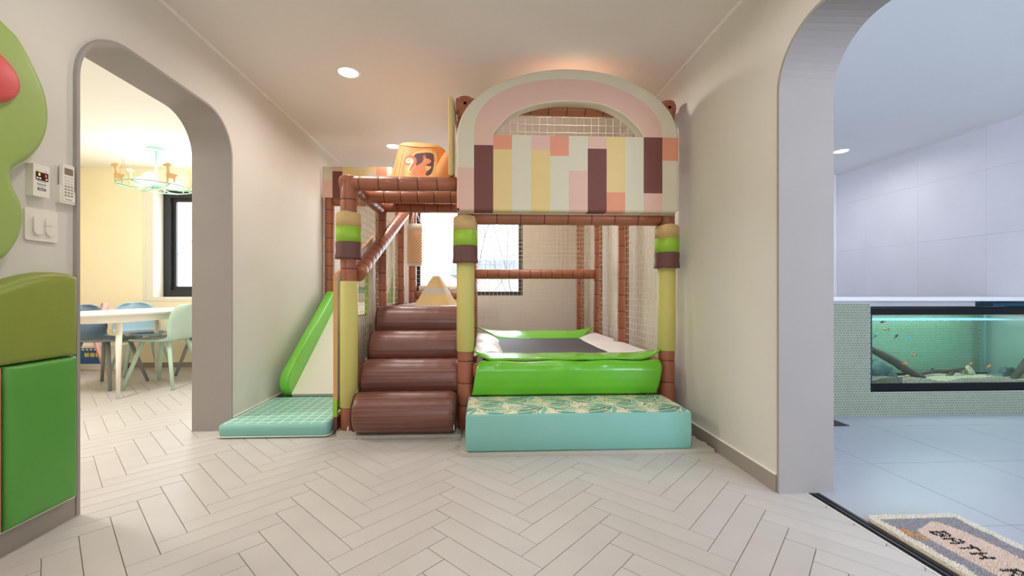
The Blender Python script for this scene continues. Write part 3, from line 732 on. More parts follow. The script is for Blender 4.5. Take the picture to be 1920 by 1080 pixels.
for k in range(4):
    mb = MB(); cy = 2.655 + .2 * k; cz = .150 + .175 * k; R = .127; n = 36; rings = []
    x0, x1 = (-.800, -.168) if k == 0 else (-.803, -.140)
    N = 22
    for i in range(N + 1):
        f = i / N; x = x0 + (x1 - x0) * f; e = min(x - x0, x1 - x)
        rr_ = R * (0.86 + .14 * min(1, math.sqrt(max(0, 1 - (1 - min(e / .05, 1)) ** 2)))) * (1 + .008 * math.sin(i * 1.9 + k))
        ring = []
        for j in range(n):
            a = 2 * PI * j / n; yy_ = rr_ * math.cos(a); zz_ = rr_ * math.sin(a)
            if k == 0: zz_ = max(zz_, -.124)
            ring.append((x, cy + yy_, cz + zz_))
        rings.append(ring)
    mb.rings(rings); lg = mb.build('log_step', [M_log], stair)
    for xx in (x0 + .004, x1 - .004):
        mb = MB(); q = R * .90; mb.tube([(xx, cy + q * math.cos(2 * PI * j / 32), cz + max(q * math.sin(2 * PI * j / 32), -.122)) for j in range(33)], .0035, 6); mb.build('piping', [M_logseam], lg)
    if k < 3:
        for sx in (-1, 1):
            xx = x0 if sx < 0 else x1
            mb = MB(); mb.prism([[(cy - .112, cz - .088), (cy - .134, cz - .070), (cy - .112, cz - .052)]], lambda u, v, t: (t, u, v), xx - .008, xx - .004); mb.build('strap_tab', [M_board], lg)
# deck
dk = thing('play_deck', 'padded raised deck behind the top log step', 'platform', (-.48, 4.2, .6))
mb = MB(); mb.box((X0 + .055, 3.39, .68), (X1 - .055, 5.14, .785), 0, .012); mb.build('deck_pad', [mat('deck_grey_mauve', (176, 164, 160), .5)], dk)
mb = MB(); mb.box((-1.53, 4.46, .68), (X0 - .055, 5.14, .785), 0, .012); mb.build('deck_pad', [MATS['deck_grey_mauve']], dk)
for y in (4.0, 4.9):
    for x in (X0 + .1, X1 - .14): mb = MB(); mb.box((x, y, .024), (x + .04, y + .04, .68)); mb.build('leg', [M_brown], dk)

# ------------------------------------------------------------------ floor mats
mt = thing('base_mat', 'thin grey puzzle mat lying under the whole play frame', 'mat', (0, 3.6, 0))
def notch(a, b, out, n, amp=.012):
    pts = []
    for i in range(n):
        t0 = i / n; 
        for dt, off in ((.0, 0), (.3, 0), (.36, amp), (.64, amp), (.7, 0)):
            f = t0 + dt / n; pts.append((a[0] + (b[0] - a[0]) * f + out[0] * off, a[1] + (b[1] - a[1]) * f + out[1] * off))
    return pts
mb = MB(); mb.prism([[(-.13, 2.60), (-.60, 2.60), (-.60, 2.598), (-.885, 2.60), (-.93, 2.68), (-.93, 5.3), (-.13, 5.3)]], lambda u, v, t: (u, v, t), 0.0005, .022); bevel_mod(mb.build('mat_piece', [M_mat], mt), .003)
mb = MB(); mb.prism([[(-.125, 5.3), (1.255, 5.3)] + [(1.255, 2.75)] + notch((1.255, 2.75), (1.30, 2.34), (1, 0), 4) + [(1.302, 2.29), (-.105, 2.29), (-.125, 2.31)]], lambda u, v, t: (u, v, t), 0.0005, .022); bevel_mod(mb.build('mat_piece', [M_mat], mt), .003)

def grid_mat():
    m = bpy.data.materials.new('mint_grid_print'); m.use_nodes = True; nt = m.node_tree; b = nt.nodes['Principled BSDF']; b.inputs['Roughness'].default_value = .45
    tc = nt.nodes.new('ShaderNodeTexCoord'); sp = nt.nodes.new('ShaderNodeSeparateXYZ'); nt.links.new(tc.outputs['Object'], sp.inputs[0])
    outs = []
    for a in (0, 1):
        ml = nt.nodes.new('ShaderNodeMath'); ml.operation = 'MULTIPLY_ADD'; ml.inputs[1].default_value = 1 / .066; ml.inputs[2].default_value = 20.3; nt.links.new(sp.outputs[a], ml.inputs[0])
        fr = nt.nodes.new('ShaderNodeMath'); fr.operation = 'FRACT'; nt.links.new(ml.outputs[0], fr.inputs[0])
        lt = nt.nodes.new('ShaderNodeMath'); lt.operation = 'LESS_THAN'; lt.inputs[1].default_value = .11; nt.links.new(fr.outputs[0], lt.inputs[0]); outs.append(lt.outputs[0])
    mx = nt.nodes.new('ShaderNodeMath'); mx.operation = 'MAXIMUM'; nt.links.new(outs[0], mx.inputs[0]); nt.links.new(outs[1], mx.inputs[1])
    mc = nt.nodes.new('ShaderNodeMix'); mc.data_type = 'RGBA'; mc.inputs[6].default_value = lin((124, 196, 184)); mc.inputs[7].default_value = lin((236, 230, 204)); nt.links.new(mx.outputs[0], mc.inputs[0]); nt.links.new(mc.outputs[2], b.inputs['Base Color'])
    return m
mb = MB()
loop = rect(-1.632, 2.640, -.958, 3.34, .03, 4)
rings = []
for z, ins in ((.001, .010), (.010, .001), (.06, -.002), (.078, .002), (.086, .014)): rings.append([(p[0], p[1], z) for p in offset_loop(loop, ins)])
mb.rings(rings, 0, True, caps=False, mids=None)
l2 = offset_loop(loop, .014); mb.add([(p[0], p[1], .086) for p in l2], [tuple(range(len(l2)))], 1)
sm_ = mb.build('landing_mat', [M_mint, grid_mat()]); tag(sm_, 'flat mint landing mat with cream grid lines at the slide foot', 'mat')
sm_.data.polygons[len(sm_.data.polygons) - 1].material_index = 1
mb = MB(); q = offset_loop(loop, -.003); q2 = [Vector((p[0], p[1], .012)) for p in q]; mb.tube(q2 + [q2[0]], .004, 6); mb.build('piping', [M_board], sm_)

# ------------------------------------------------------------------ mint bench with leaf print
bx0, bx1, by0, by1, bz = -.092, 1.172, 2.292, 2.684, .232
bn = thing('step_bench', 'long mint foam block with a green leaf print top', 'bench', ((bx0 + bx1) / 2, (by0 + by1) / 2, .023))
mb = MB(); loop = rect(bx0, by0, bx1, by1, .008, 3)
mb.rings([[(p[0] , p[1] , z) for p in offset_loop(loop, i_)] for z, i_ in ((.023, .012), (.035, .002), (.12, -.003), (bz - .012, -.001), (bz, .004))], caps=True)
mb.build('block', [M_mint], bn)
LC = [mat('print_cream', (236, 228, 200), .5, .02), mat('leaf_sage', (164, 200, 168), .5, .05), mat('leaf_teal', (84, 164, 150), .5, .08), mat('leaf_dark', (78, 130, 110), .5, .05), mat('leaf_aqua', (120, 194, 176), .5, .05)]
leaves = []; rl = random.Random(11)
def leaf(cx, cy, ang, L, wd, bend, col):
    for grow, c_ in ((.0042, 0), (0, col)):
        P = []; n = 10
        for sd in (1, -1):
            for i in (range(n + 1) if sd > 0 else range(n, -1, -1)):
                f = i / n; x = L * f + (grow if i == n else 0) - (grow if i == 0 else 0); ww = (wd * math.sin(PI * f ** 1.5) ** .8 + grow) * sd; y = bend * L * f * f + ww
                P.append((cx + x * math.cos(ang) - y * math.sin(ang), cy + x * math.sin(ang) + y * math.cos(ang)))
        leaves.append((P, c_, min(p[0] for p in P), max(p[0] for p in P), min(p[1] for p in P), max(p[1] for p in P)))
for q in range(150):
    leaf(rl.uniform(-.05, 1.3), rl.uniform(-.05, .42), rl.uniform(0, 6.28), rl.uniform(.05, .09), rl.uniform(.008, .014), rl.choice((-.5, .5)), rl.choice((1, 1, 4, 1, 3)))
def fan(cx, cy, a0, a1, n, L, wd, bend, cols_, base_=.02):
    for k in range(n):
        a = a0 + (a1 - a0) * k / (n - 1); leaf(cx + base_ * math.cos(a), cy + base_ * math.sin(a), a, L * (.85 + .3 * ((k * 7) % 3) / 2), wd, bend * (1 if k > n / 2 else -1), cols_[k % len(cols_)])
for cj, (cy, off) in enumerate(((.40, .0), (.27, .20), (.14, .04), (.02, .24))):
    for ci in range(-1, 4):
        cx = ci * .40 + off
        fan(cx, cy, .3, 2.8, 7, .10, .013, .4, (1, 4, 1, 1))
        fan(cx + .17, cy + .02, -3.3, -1.9, 5, .13, .014, -.35, (3, 2, 3, 1))
        fan(cx, cy, -2.75, -.35, 8, .135, .0155, .5, (2, 2, 3, 2, 4, 2, 1, 2))
mb = MB(); nu, nv = 440, 136
W2, D2 = bx1 - bx0 - .008, by1 - by0 - .008
def bt(u, v): return (bx0 + .004 + W2 * u, by0 + .004 + D2 * v, bz + .0006 + .012 * (math.sin(PI * min(max(v, 0), 1)) ** .5) * (math.sin(PI * u) ** .3 if 0 < u < 1 else 0))
vs = [bt(i / nu, j / nv) for j in range(nv + 1) for i in range(nu + 1)]
import collections
buck = collections.defaultdict(list)
for q in leaves:
    for b in range(int(math.floor(q[2] / .05)), int(math.floor(q[3] / .05)) + 1): buck[b].append(q)
for j in range(nv):
    for i in range(nu):
        x = W2 * (i + .5) / nu; y = D2 * (j + .5) / nv; c = 0
        for q in reversed(buck[int(x / .05)]):
            if q[2] < x < q[3] and q[4] < y < q[5] and inside((x, y), q[0]): c = q[1]; break
        mb.f.append((j * (nu + 1) + i, j * (nu + 1) + i + 1, (j + 1) * (nu + 1) + i + 1, (j + 1) * (nu + 1) + i)); mb.m.append(c); mb.sm.append(True)
mb.v = vs
mb.build('leaf_print_top', LC, bn, fix=False)

# ------------------------------------------------------------------ trampoline
tp = thing('trampoline', 'trampoline bed with green and white pads inside the play frame', 'trampoline', (.56, 3.56, .025))
mb = MB(); mb.box((.10, 2.98, .440), (1.00, 4.16, .452)); mb.build('jump_mat', [M_black], tp)
mb = MB(); mb.box((.0, 2.82, .36), (1.1, 2.86, .40)); mb.box((.0, 4.28, .36), (1.1, 4.32, .40)); mb.box((.0, 2.86, .36), (.04, 4.28, .40)); mb.box((1.06, 2.86, .36), (1.1, 4.28, .40))
for x in (.02, 1.06):
    for y in (2.84, 4.28): mb.box((x - .015, y - .015, .024), (x + .015, y + .015, .36))
mb.build('steel_frame', [mat('steel', (120, 120, 124), .4, metal=.8)], tp)
def soft_sheet(name, fn, nu, nv, th, m_):
    mb = MB(); top = [[Vector(fn(i / nu, j / nv)) for i in range(nu + 1)] for j in range(nv + 1)]
    def nrm(i, j):
        a = top[j][min(i + 1, nu)] - top[j][max(i - 1, 0)]; b = top[min(j + 1, nv)][i] - top[max(j - 1, 0)][i]; return a.cross(b).normalized()
    vs = [p for r in top for p in r]; bot = [top[j][i] - nrm(i, j) * th for j in range(nv + 1) for i in range(nu + 1)]
    W = nu + 1; fs = []; N = len(vs)
    for j in range(nv):
        for i in range(nu):
            q = (j * W + i, j * W + i + 1, (j + 1) * W + i + 1, (j + 1) * W + i); fs.append(q); fs.append(tuple(N + k for k in reversed(q)))
    edge = [j * W for j in range(nv + 1)], [j * W + nu for j in range(nv + 1)], list(range(W)), [nv * W + i for i in range(W)]
    for e in edge:
        for a, b in zip(e[:-1], e[1:]): fs.append((a, b, N + b, N + a))
    mb.add(vs + bot, fs, 0, True); return mb.build(name, [m_], tp)
def wr_(x, y, k=0): return .0028 * math.sin(x * 13 + k) * math.sin(y * 9 + k) + .0014 * math.sin(x * 27 + y * 15 + k)
# pads: u across width, v along depth
def front_pad(u, v):
    xa, xb = -.055 + 0.20 * v, 1.172 - .14 * v
    x = xa + (xb - xa) * u; y = 2.712 + (3.06 - 2.712) * v
    e = max(0, abs(u - .5) * 2 - .78) / .22
    lip = .055 * e * e * (1 - v) ** 2; z = .472 - .014 * v + .008 * math.sin(PI * v) + wr_(x, y) + lip
    return (x, y, z)
soft_sheet('front_pad', front_pad, 60, 14, .012, M_green)
def back_pad(u, v):
    xa, xb = .16 - .24 * v, .97 + .215 * v
    x = xa + (xb - xa) * u; y = 4.08 + .27 * v
    e = max(0, abs(u - .5) * 2 - .55) / .45
    return (x, y, .452 + .055 * v + .012 * math.sin(PI * v) + wr_(x, y, 2) + .048 * e * e * v)
soft_sheet('back_pad', back_pad, 60, 12, .012, M_green)
def left_pad(u, v):
    y0 = 2.80 + .24 * u; y1 = 4.33 - .23 * u; y = y0 + (y1 - y0) * v; x = -.06 + .215 * u
    return (x, y, .448 + .035 * (1 - u) + .022 * math.sin(PI * u) + wr_(x * 2, y, 4) * 1.2)
soft_sheet('left_pad', left_pad, 14, 60, .012, M_whitevinyl)
def right_pad(u, v):
    y0 = 3.03 - .22 * u; y1 = 4.10 + .25 * u; y = y0 + (y1 - y0) * v; x = .94 + .24 * u
    d = abs(y - 3.6); nt_ = 0.05 * max(0, 1 - d / .09) if u > .8 else 0
    return (x - nt_ * .8, y, .452 + .032 * u + .010 * math.sin(PI * u) + wr_(x, y, 7) - nt_ * .3)
soft_sheet('right_pad', right_pad, 18, 80, .012, M_whitevinyl)
def flap(u, v):   # hangs over the front rail
    x0, x1 = -.025 + -.045 * max(0, v - .3) / .7, 1.165 - .03 * max(0, (v - .5)) / .5
    x = x0 + (x1 - x0) * u
    prof = [(2.775, .440), (2.740, .450), (2.705, .449), (2.680, .435), (2.668, .405), (2.668, .35), (2.676, .29), (2.695, .243)]
    f = v * (len(prof) - 1); a = int(min(f, len(prof) - 2)); t_ = f - a
    y = prof[a][0] + (prof[a + 1][0] - prof[a][0]) * t_; z = prof[a][1] + (prof[a + 1][1] - prof[a][1]) * t_
    k = .006 * math.exp(-((v - .35) / .2) ** 2) * math.sin(x * 26) + .004 * math.sin(x * 9 + v * 6)
    return (x, y - .006 - max(0, k), z + (0.004 * math.sin(x * 17) if v < .3 else 0))
soft_sheet('front_flap', flap, 90, 28, .006, M_green)

# ------------------------------------------------------------------ rainbow facade (patchwork print)
FY0, FY1 = 2.600, 2.682
SC = FY0 / 2.65
def T(p): return (p[0] * SC, .9 + (p[1] - .9) * SC)
Oc = [(-.164, 1.905), (-.157, 1.95), (-.123, 2.044), (-.055, 2.132), (.071, 2.223), (.247, 2.29), (.404, 2.326), (.562, 2.338), (.76, 2.322), (.96, 2.267), (1.111, 2.181), (1.212, 2.08), (1.266, 1.962), (1.272, 1.905)]
Bc = [(-.055, 1.905), (-.05, 1.968), (-.026, 2.041), (.025, 2.112), (.12, 2.18), (.247, 2.231), (.414, 2.262), (.562, 2.269), (.711, 2.259), (.86, 2.221), (1.01, 2.15), (1.105, 2.068), (1.151, 1.989), (1.162, 1.905)]
Ic = [(.067, 1.905), (.08, 1.925), (.101, 1.951), (.149, 2.005), (.218, 2.055), (.325, 2.096), (.463, 2.121), (.611, 2.125), (.76, 2.11), (.89, 2.058), (.98, 1.986), (1.022, 1.935), (1.039, 1.905)]
N = 64
def crv(c): return [T(p) for p in resample([p[:] for p in catmull([(a, b, 0) for a, b in c], 8)], N)]
Oq, Bq, Iq = crv(Oc), crv(Bc), crv(Ic)
mb = MB()
PM = {'c': 0, 'p': 1, 'b': 2, 'y': 3, 'o': 4}; PML = [M_cream, M_pink, M_mbrown, M_myel, M_orange]
R_ = .016
def fyv(p, y=FY0): return (p[0], y, p[1])
cxx = .554 * SC
def inw(p, q, d):  # move p toward q by d
    a = Vector(p); b = Vector(q); return a + (b - a).normalized() * d
Oin = [inw(Oq[i], Bq[i], R_) for i in range(N)]
Iin = [inw(Iq[i], Bq[i], .008) for i in range(N)]
for i in range(N - 1):
    mb.add([fyv(Oin[i]), fyv(Oin[i + 1]), fyv(Bq[i + 1]), fyv(Bq[i])], [(0, 1, 2, 3)], 0)
    mb.add([fyv(Bq[i]), fyv(Bq[i + 1]), fyv(Iin[i + 1]), fyv(Iin[i])], [(0, 1, 2, 3)], 1)
colx = [-.164, -.055, .067, .187, .309, .431, .552, .674, .797, .918, 1.039, 1.162, 1.272]
cols = [[('c', 1.694), ('p', 0)], [('p', 1.838), ('b', 0)], [('o', 1.813), ('y', 0)], [('c', 0)], [('p', 1.812), ('y', 0)], [('o', 1.776), ('c', 0)], [('c', 1.682), ('p', 0)], [('p', 1.826), ('b', 0)], [('y', 1.547), ('o', 0)], [('c', 0)], [('b', 1.543), ('p', 0)], [('o', 1.755), ('c', 0)]]
zb = 1.420
def edge_ring(P, cols_i, into, flip=False):
    pass
for i, cc in enumerate(cols):
    zt = 1.905
    a, b = colx[i], colx[i + 1]
    for (k, z0) in cc:
        z0 = max(z0, zb)
        aa = T((a, 0))[0] + (R_ if i == 0 else 0); bb = T((b, 0))[0] - (R_ if i == 11 else 0)
        zt_, z0_ = T((0, zt))[1], T((0, z0))[1] + (R_ if z0 == zb else 0)
        mb.add([(aa, FY0, z0_), (bb, FY0, z0_), (bb, FY0, zt_), (aa, FY0, zt_)], [(0, 1, 2, 3)], PM[k])
        for (edge, side) in ((i == 0, -1), (i == 11, 1)):
            if edge:
                xe = T((a if side < 0 else b, 0))[0]; xi = xe - side * R_
                prof = [(xi, FY0)] + [(xi + side * R_ * math.sin(PI / 2 * q / 4), FY0 + R_ * (1 - math.cos(PI / 2 * q / 4))) for q in range(1, 5)] + [(xe, FY1)]
                for (u0, u1) in zip(prof[:-1], prof[1:]): mb.add([(u0[0], u0[1], z0_), (u1[0], u1[1], z0_), (u1[0], u1[1], zt_), (u0[0], u0[1], zt_)], [(0, 1, 2, 3)], PM[k], True)
        if z0 == zb:
            ze = T((0, zb))[1]; x_a = T((a, 0))[0]; x_b = T((b, 0))[0]
            prof = [(z0_, FY0)] + [(z0_ - R_ * math.sin(PI / 2 * q / 4), FY0 + R_ * (1 - math.cos(PI / 2 * q / 4))) for q in range(1, 5)] + [(ze, FY1)]
            for (u0, u1) in zip(prof[:-1], prof[1:]): mb.add([(aa, u0[1], u0[0]), (bb, u0[1], u0[0]), (bb, u1[1], u1[0]), (aa, u1[1], u1[0])], [(0, 1, 2, 3)], PM[k], True)
        zt = z0
# outer rounded edge of the arch and rim of the opening
for (E_, In_, r_) in ((Oq, Oin, R_), (Iq, Iin, .008)):
    rows = []
    for q in range(5):
        f = math.sin(PI / 2 * q / 4); dy = r_ * (1 - math.cos(PI / 2 * q / 4)); rows.append([(In_[i][0] + (E_[i][0] - In_[i][0]) * f, FY0 + dy, In_[i][1] + (E_[i][1] - In_[i][1]) * f) for i in range(N)])
    rows.append([(E_[i][0], FY1, E_[i][1]) for i in range(N)])
    for r0, r1 in zip(rows[:-1], rows[1:]):
        for i in range(N - 1): mb.add([r0[i], r0[i + 1], r1[i + 1], r1[i]], [(0, 1, 2, 3)], 0, True)
z_ = T((0, 1.905))[1]; mb.add([(Iq[0][0], FY0, z_), (Iq[-1][0], FY0, z_), (Iq[-1][0], FY1, z_), (Iq[0][0], FY1, z_)], [(0, 1, 2, 3)], 0)
# back board
backL = [(p[0], p[1]) for p in Oq] + [T((1.272, zb)), T((-.164, zb))]
mb2 = MB(); mb2.prism([backL, [(p[0], p[1]) for p in Iq]], lambda u, v, t: (u, t, v), FY1 - .002, FY1, 0); 
mb.v_off = len(mb.v); mb.add(mb2.v, mb2.f, 0)
bm_o = fa = mb.build('arch_panel', PML, gym, fix=False); fa['label'] = 'cream and pink rainbow arch panel with patchwork stripes'
me = bm_o.data; bm = bmesh.new(); bm.from_mesh(me); bmesh.ops.remove_doubles(bm, verts=bm.verts[:], dist=.0004); bmesh.ops.recalc_face_normals(bm, faces=bm.faces[:]); bm.to_mesh(me); bm.free()
mb = MB(); bl = [(p[0], FY1 - .004, p[1]) for p in Oq] + [(T((1.272, zb))[0], FY1 - .004, T((0, zb))[1] - .001), (T((-.164, zb))[0], FY1 - .004, T((0, zb))[1] - .001)]
mb.tube([Vector(p) for p in bl] + [Vector(bl[0])], .004, 6); mb.build('piping', [M_cream], fa)
# wing panel above the slide
wx = [-1.632, -1.53, -1.43, -1.33, -1.20, -1.09, -.98, -.93]; wc = [[('c', 2.045), ('p', 0)], [('p', 2.14), ('b', 0)], [('y', 1.98), ('o', 0)], [('c', 2.16), ('y', 0)], [('y', 2.14), ('c', 0)], [('o', 2.1), ('y', 0)], [('c', 0)]]
mb = MB()
for i, cc in enumerate(wc):
    zt = 2.188
    for k, z0 in cc:
        z0 = max(z0, 1.872); mb.box((wx[i], 4.325, z0), (wx[i + 1], 4.345, zt), PM[k]); zt = z0
wp = mb.build('wing_panel', PML, gym); wp['label'] = 'small patchwork striped panel above the slide'
# side panel of the tower, seen edge-on
mb = MB(); mb.box((-.222, 2.70, 1.658), (-.190, 3.52, 2.165), 0, .010); sp_ = mb.build('tower_side_panel', [M_myel], gym); sp_['label'] = 'thin cream board standing edge-on beside the arch'
mb = MB(); mb.box((-.190, 2.72, 1.67), (-.184, 3.50, 2.15)); mb.build('backing', [M_cream], sp_)

# left side board with window and slide
loopb = [(2.70, .165), (4.34, .165), (4.34, 1.56), (4.0, 1.545), (2.95, 1.11), (2.74, 1.03), (2.70, 1.0)]
hole = rect(3.06, .72, 3.44, 1.075, .03, 4)
mb = MB(); mb.prism([loopb, hole[::-1]], lambda u, v, t: (t, u, v), -.950, -.928, 0, 1, 0); sb = mb.build('stair_side_panel', [M_board, M_wood], gym); sb['label'] = 'tall white board with a lime edged window'
mb = MB(); ho = rect(3.06, .72, 3.44, 1.075, .03, 4); hi = offset_loop(ho, .012); mb.prism([ho, [tuple(p) for p in hi][::-1]], lambda u, v, t: (t, u, v), -.953, -.925); mb.build('window_edge', [M_lime], sb)
mb = MB(); mb.box((-.951, 2.70, .145), (-.927, 4.34, .165)); mb.box((-.952, 2.697, .11), (-.926, 2.72, .22)); mb.build('lime_edge', [M_lime], sb)
mb = MB(); mb.box((-.951, 2.70, .024), (-.927, 4.34, .11)); mb.build('brown_foot', [M_mbrown], sb)
mb = MB(); mb.box((-.927, 4.02, .80), (-.924, 4.10, 1.50)); mb.build('lime_stripe', [M_lime], sb)
mb = MB(); mb.prism([[(4.12, .80), (4.34, .80), (4.34, 1.15), (4.28, 1.0), (4.20, .92), (4.13, .90)]], lambda u, v, t: (t, u, v), -.927, -.923); mb.build('leaf_shape', [mat('leaf_green', (100, 170, 50), .5)], sb)
mb = MB(); mb.box((-.975, 3.0, .90), (-.955, 3.5, .945)); mb.build('mint_ledge', [M_mint], sb)

sl = thing('slide', 'small white toddler slide with bright green side rails', 'slide', (-1.28, 3.8, .09))
sy0, sz0, sy1, sz1 = 3.345, .105, 4.38, .80
def sloped(mb, xa, xb, lo, hi, y0=sy0, y1=sy1, r=0):
    d = Vector((sy1 - sy0, sz1 - sz0)).normalized(); n_ = Vector((-d.y, d.x)); 
    def P(s, h): q = Vector((sy0, sz0)) + d * s + n_ * h; return (q.x, q.y)
    L = Vector((sy1 - sy0, sz1 - sz0)).length
    return P, L
P, L = sloped(None, 0, 0, 0, 0)
mb = MB(); mb.prism([[P(-.0, -.03), P(L, -.03), P(L, 0), P(0, 0)]], lambda u, v, t: (t, u, v), -1.50, -1.02); mb.build('chute', [M_slidewhite], sl)
for (xa, xb) in ((-1.578, -1.502), (-1.02, -.958)):
    mb = MB(); loopS = [P(-.0, -.03), P(.0, .09), P(.035, .13), P(.09, .15), P(L - .02, .15), P(L, .13), P(L, -.03)]
    rings = [[(xa + (xb - xa) * f, p[0], p[1]) for p in offset_loop(loopS, ins)] for f, ins in ((0, .018), (.06, .008), (.2, .0), (.8, 0), (.94, .008), (1, .018))]
    mb.rings(rings); mb.build('side_rail', [M_slidegreen], sl)
mb = MB(); mb.prism([[(3.42, .088), (4.33, .088), (4.33, .70)]], lambda u, v, t: (t, u, v), -1.49, -1.03); mb.build('under_frame', [M_slidewhite], sl)

# ------------------------------------------------------------------ stump cover with squirrel print
st = thing('stump_cover', 'orange fabric tree stump with a squirrel picture on the play frame top', 'play prop', (-.48, 3.35, 1.66))
M_st = mat('stump_orange', (240, 164, 104), .6, .10, 14, .3, 18, stretch=(1, 1, .12)); M_sttop = mat('stump_top', (248, 206, 132), .6, .05, 8)
SCY = 3.37
def sprof(z):
    f = (z - 1.66) / .37; f = max(0, min(1, f))
    xl = -.79 + .135 * f ** .55 if True else 0; xr = -.215 - .075 * f ** .6
    return xl, xr, .26 - .05 * f
def stp(a, z):
    xl, xr, ry = sprof(z); cx = (xl + xr) / 2; rx = (xr - xl) / 2
    c, s = math.cos(a), math.sin(a); e = .62
    return (cx + rx * math.copysign(abs(c) ** e, c), SCY + ry * math.copysign(abs(s) ** e, s), z + 0.0)
def topz(x): return 2.045 - .028 * max(0, min(1, (x + .66) / .38)) 
mb = MB(); n = 72; rings = []
for i in range(15):
    f = i / 14; ring = []
    for j in range(n):
        a = 2 * PI * j / n; z = 1.66 + .37 * f; p = stp(a, z); tz = topz(p[0]) + (.012 * math.sin(a) if f > .8 else 0); zz_ = 1.66 + (tz - 1.66) * f
        k = 1 + .012 * math.sin(9 * a) * (1 - f)
        ring.append((-.49 + (p[0] + .49) * k, SCY + (p[1] - SCY) * k, zz_))
    rings.append(ring)
mb.rings(rings, 0, True, caps=False)
c_ = [sum(q[i] for q in rings[-1]) / n for i in range(3)]
mid = [(c_[0] + (q[0] - c_[0]) * .93, c_[1] + (q[1] - c_[1]) * .93, q[2] - .004) for q in rings[-1]]
mb.rings([rings[-1], mid], 1, True, caps=False); mb.add(mid, [tuple(range(n))], 1, True)
mb.build('trunk', [M_st, M_sttop], st)
# yellow rim band dipping on the front face, and the picture, as a print grid
def cp(cx, cy): return (-.737 + (cx / 10.8 - 18) * .003932, 1.764 - (cy / 10.8 - 90) * .00399)
def cc_(pts, n=6): return [tuple(p[:2]) for p in catmull([(a, b, 0) for a, b in [cp(*q) for q in pts]], n, True)]
band = cc_([(420, 190), (400, 240), (520, 285), (700, 335), (900, 352), (1150, 345), (1330, 310), (1410, 262), (1420, 225), (1300, 150), (800, 100), (500, 120)])
winO = cc_([(640, 960), (650, 760), (690, 620), (780, 500), (900, 440), (1100, 418), (1230, 440), (1285, 530), (1275, 700), (1260, 960), (1250, 1060), (660, 1060)])
winI = cc_([(870, 640), (815, 550), (850, 500), (960, 478), (1120, 468), (1200, 495), (1220, 600), (1205, 780), (1170, 900), (1090, 955), (1000, 900), (860, 760)])
tail = cc_([(740, 880), (820, 760), (870, 680), (850, 590), (780, 535), (690, 530), (620, 580), (600, 660), (640, 725), (710, 745), (770, 720), (740, 800), (720, 900), (760, 960)])
tailw = [cc_([(750, 900), (720, 830), (760, 740), (800, 680), (800, 620), (740, 590), (670, 600), (640, 650), (670, 695), (730, 695), (755, 660), (740, 625), (700, 625), (690, 655), (720, 660), (705, 645), (735, 635), (760, 665), (735, 715), (700, 800), (715, 880)])]
body = cc_([(760, 930), (790, 820), (870, 745), (960, 690), (1000, 620), (1000, 560), (970, 505), (1010, 550), (1030, 580), (1020, 505), (1050, 560), (1060, 590), (1120, 600), (1165, 640), (1130, 690), (1070, 720), (1060, 760), (1150, 750), (1100, 790), (1050, 800), (1080, 850), (1050, 930), (1085, 960), (820, 965)])
eye = cc_([(1030, 640), (1060, 618), (1092, 640), (1060, 662)]); pup = cc_([(1045, 640), (1062, 626), (1080, 640), (1062, 654)])
nut = cc_([(1060, 745), (1110, 755), (1160, 760), (1150, 800), (1090, 850), (1060, 820)])
PR = [(band, 0), (winO, 1), (winI, 2), (tail, 3)] + [(t_, 4) for t_ in tailw] + [(body, 5), (nut, 1), (eye, 4), (pup, 6)]
PRM = [M_sttop, mat('print_sand', (244, 196, 124), .6), mat('print_plum', (98, 76, 84), .6), mat('print_coral', (236, 128, 92), .6), mat('print_ivory', (246, 236, 214), .6), mat('print_squirrel', (240, 144, 100), .6), mat('print_ink', (40, 40, 60), .5)]
mb = MB(); x0_, x1_, za, zb_ = -.70, -.26, 1.665, 2.03; nu, nv = 150, 124; idx = {}
def surf(x, z):
    f = max(0, min(1, (z - 1.66) / (topz(x) - 1.66))); z2 = 1.66 + .37 * f; xl, xr, ry = sprof(z2); cx = (xl + xr) / 2; rx = (xr - xl) / 2
    q = min(.999, abs((x - cx) / rx)); e = .62; c = q ** (1 / e); s = math.sqrt(max(0, 1 - c * c)) ** e
    return (x, SCY - ry * s - .004 - .0, z)
for j in range(nv):
    for i in range(nu):
        x = x0_ + (x1_ - x0_) * (i + .5) / nu; z = za + (zb_ - za) * (j + .5) / nv; c = None
        for poly, m_ in PR:
            if inside((x, z), poly): c = m_
        if c is None: continue
        if z > topz(x) - .004: continue
        ids = []
        for di, dj in ((0, 0), (1, 0), (1, 1), (0, 1)):
            key = (i + di, j + dj)
            if key not in idx: idx[key] = len(mb.v); mb.v.append(surf(x0_ + (x1_ - x0_) * key[0] / nu, za + (zb_ - za) * key[1] / nv))
            ids.append(idx[key])
        mb.f.append(tuple(ids)); mb.m.append(c); mb.sm.append(True)
mb.build('squirrel_print', PRM, st, fix=False)
mb = MB(); mb.tube(catmull([(-.33, 3.22, 1.76), (-.28, 3.17, 1.85), (-.235, 3.13, 1.925)], 5), [.085, .08, .075, .072, .068, .064, .062, .06, .058, .056, .054], 14); mb.tube([(-.250, 3.143, 1.90), (-.234, 3.128, 1.928)], [.056, .050], 14, mi=1); mb.build('branch_stub', [M_st, M_sttop], st)
mb = MB()
for k, (a, z0, z1) in enumerate([(-2.3, 1.68, 1.9), (-2.05, 1.7, 1.98), (-1.9, 1.68, 1.86), (-2.6, 1.68, 1.95), (-1.2, 1.9, 2.0), (-.95, 1.68, 1.98), (-.8, 1.68, 1.9)]):
    P_ = []
    for q in range(8):
        z = z0 + (z1 - z0) * q / 7; p = stp(a + .02 * math.sin(q), z); P_.append((p[0] , p[1] - .003, p[2]))
    mb.tube(P_, .001, 5)
